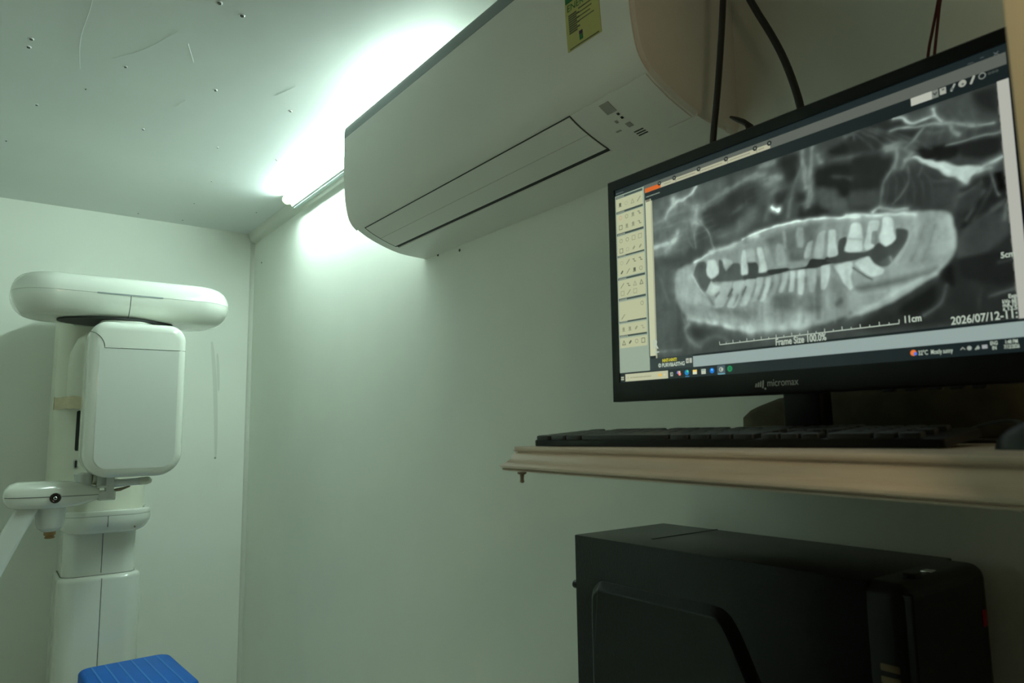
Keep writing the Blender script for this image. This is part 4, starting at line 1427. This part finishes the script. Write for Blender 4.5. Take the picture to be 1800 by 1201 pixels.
TH = fin('tube_head', bm, M['white'], XM, 45)
# flat inset face plate, below the cap line
bm = bmesh.new()
P_ = [(min(max(x, HXC - HHX + .026), HXC + HHX - .020), min(max(z, HZ0 + .026), 0.262)) for x, z in head_outline(.024)]
loft(bm, [[(x, 2.3772, z) for x, z in P_], [(x, 2.385, z) for x, z in P_]])
fin('face_plate', bm, M['face'], TH)
bm = bmesh.new()
arc = [(0.2385 + .047 * math.sin(math.radians(a)), 0.2625 + .0475 * math.cos(math.radians(a))) for a in range(10, 91, 8)]
path = [(x, 2.3775 + .024 * max(0, (0.262 - x) / .026) ** 2, z) for x, z in arc] + [(0.33, 2.3775, 0.2635), (0.42, 2.3775, 0.264), (0.486, 2.3775, 0.2645), (0.500, 2.383, 0.2648), (0.5083, 2.392, 0.265)]
tube(bm, path, .0009, 6)
fin('cap_seam', bm, M['seam'], TH)
# chin rest
bm = bmesh.new()
rings = []
AXS = [(0.068, .004, .010), (0.072, .020, .028), (0.082, .032, .036), (0.10, .038, .042), (0.14, .0395, .046), (0.20, .040, .046), (0.245, .036, .042), (0.28, .026, .034), (0.304, .019, .026), (0.3075, .016, .022)]
for x, hz, hy in AXS:
    t = (x - 0.068) / 0.24
    cz_ = -0.1560 - .009 * t
    rings.append([(x, 2.455 + .06 * t + hy * (1 if math.cos(a * math.pi / 12) > 0 else -1) * abs(math.cos(a * math.pi / 12)) ** .7, cz_ + hz * (1 if math.sin(a * math.pi / 12) > 0 else -1) * abs(math.sin(a * math.pi / 12)) ** .75) for a in range(24)])
loft(bm, rings)
CR = fin('chin_rest', bm, M['white'], XM, 60)
bm = bmesh.new()
rings = []
for x, hz, hy in AXS[1:-1]:
    t = (x - 0.068) / 0.24
    rings.append((x, 2.455 + .06 * t - hy - .0002, -0.1600 - .0075 * t))
tube(bm, rings, .0009, 6)
fin('chin_rest_seam', bm, M['seam'], CR)
bm = bmesh.new()
lathe(bm, (0.192, 2.442, -0.167), (-.12, -1, 0), [(0, .0155), (.010, .0155), (.013, .0140), (.013, .0095), (.008, .0090), (.008, .0045), (.014, .0045), (.015, .0030)], 20)
fin('lock_knob', bm, M['chrome'], CR)
bm = bmesh.new()
lathe(bm, (0.192, 2.4345, -0.167), (-.12, -1, 0), [(0, .0088), (.0012, .0088)], 20)
fin('knob_recess', bm, M['dark'], CR)
bm = bmesh.new()
lathe(bm, (0.186, 2.50, -0.192), (0.02, 0, -1), [(0, .038), (.045, .037), (.062, .032), (.072, .020), (.074, .016)], 28)
fin('hanging_block', bm, M['clear'], CR)
bm = bmesh.new()
lathe(bm, (0.1875, 2.50, -0.265), (0.02, 0, -1), [(0, .015), (.010, .0155), (.012, .012), (.016, .011), (.017, .014), (.020, .012)], 14)
fin('rubber_cap', bm, M['rust'], CR)
bm = bmesh.new()
lathe(bm, (0.2650, 2.515, -0.139), (0, 0, 1), [(0, .0225), (.004, .0240), (.033, .0245), (.036, .0225)], 24)
fin('cup', bm, M['clear'], CR)
bm = bmesh.new()
lathe(bm, (0.2880, 2.520, -0.122), (1, .1, -.12), [(0, .017), (.012, .0168), (.018, .013), (.020, .009)], 20)
fin('cone_tip', bm, M['cream'], CR)
fin('rest_bracket', B((0.215, 2.50, -0.185), (0.270, 2.875, -0.150), .008), M['white'], CR)
# bite-block holder beside it
bm = bmesh.new()
box(bm, (0.3000, 2.485, -0.1490), (0.3300, 2.525, -0.1415), .002)
box(bm, (0.3040, 2.490, -0.1860), (0.3500, 2.530, -0.1580), .003)
box(bm, (0.3240, 2.488, -0.1800), (0.3450, 2.532, -0.1050), .003)
box(bm, (0.2990, 2.500, -0.1480), (0.3260, 2.526, -0.1090), .003)
BH = fin('bite_block_holder', bm, M['clear'], XM)
bm = bmesh.new()
tube(bm, [(0.338, 2.50, -0.138), (0.36, 2.50, -0.137), (0.43, 2.505, -0.1335)], [.011, .0115, .011], 14)
fin('bite_block_arm', bm, M['clear'], BH)
bm = bmesh.new()
tube(bm, [(0.414, 2.504, -0.1343), (0.438, 2.5055, -0.1330), (0.446, 2.506, -0.1315), (0.449, 2.5062, -0.129)], [.0122, .0122, .0095, .004], 14)
fin('arm_tip', bm, M['cream'], BH)
bm = bmesh.new()
tube(bm, [(0.340, 2.510, -0.160), (0.365, 2.515, -0.157), (0.392, 2.52, -0.1490)], [.006, .0085, .004], 12, 0, .6)
fin('side_clip', bm, M['steel'], BH)
fin('rear_link', B((0.335, 2.505, -0.142), (0.362, 2.875, -0.124), .004), M['white'], BH)
# slanting patient handle
bm = bmesh.new()
hp = [(0.132, 2.47, -0.185), (0.118, 2.465, -0.215), (0.085, 2.45, -0.285), (0.045, 2.43, -0.375), (0.005, 2.40, -0.47), (-0.03, 2.39, -0.56), (-0.03, 2.40, -0.60)]
rings = []
for i, p in enumerate(hp):
    a, b = Vector(hp[max(i - 1, 0)]), Vector(hp[min(i + 1, len(hp) - 1)])
    t = (b - a).normalized()
    u = t.cross(Vector((0, 1, 0))).normalized()
    v = u.cross(t).normalized()
    rings.append([Vector(p) + u * a_ + v * b_ for a_, b_ in rr(0, 0, .0265, .014, .010, 4)])
loft(bm, rings)
fin('patient_handle', bm, M['clear'], XM, 50)

# ------------------------------------------------------------------ blue stool
ST = thing('stool', 'blue plastic stool with pale ribs in front of the x-ray machine', 'stool', (0.428, 2.455, -H))
sa = math.radians(2.5)
def sp(x, y, z):
    return Vector((0.428 + x * math.cos(sa) - y * math.sin(sa), 2.455 + x * math.sin(sa) + y * math.cos(sa), z))
bm = bmesh.new()
slab(bm, 'z', 0, 0, 0.130, 0.190, 0.040, -0.735, -0.700, 0, 0.010, 8, 4)
for v in bm.verts:
    v.co = sp(*v.co)
SE = fin('seat', bm, M['blue'], ST)
for k in range(6):
    x = -0.0925 + .0365 * k
    bm = bmesh.new()
    slab(bm, 'z', x, 0, 0.0030, 0.176, .0025, -0.7015, -0.6988, 0, .0008, 3, 2)
    for v in bm.verts:
        v.co = sp(*v.co)
    fin('rib', bm, M['blue_pale'], SE)
for x in (-.105, .105):
    for y in (-.16, .16):
        bm = bmesh.new()
        r_ = [[sp(x + x * k * .22 + a, y + y * k * .22 + b, z) for a, b in rr(0, 0, .017 - .003 * k, .017 - .003 * k, .005, 3)] for k, z in ((0, -0.732), (1, -H))]
        loft(bm, r_)
        fin('leg', bm, M['blue'], ST)
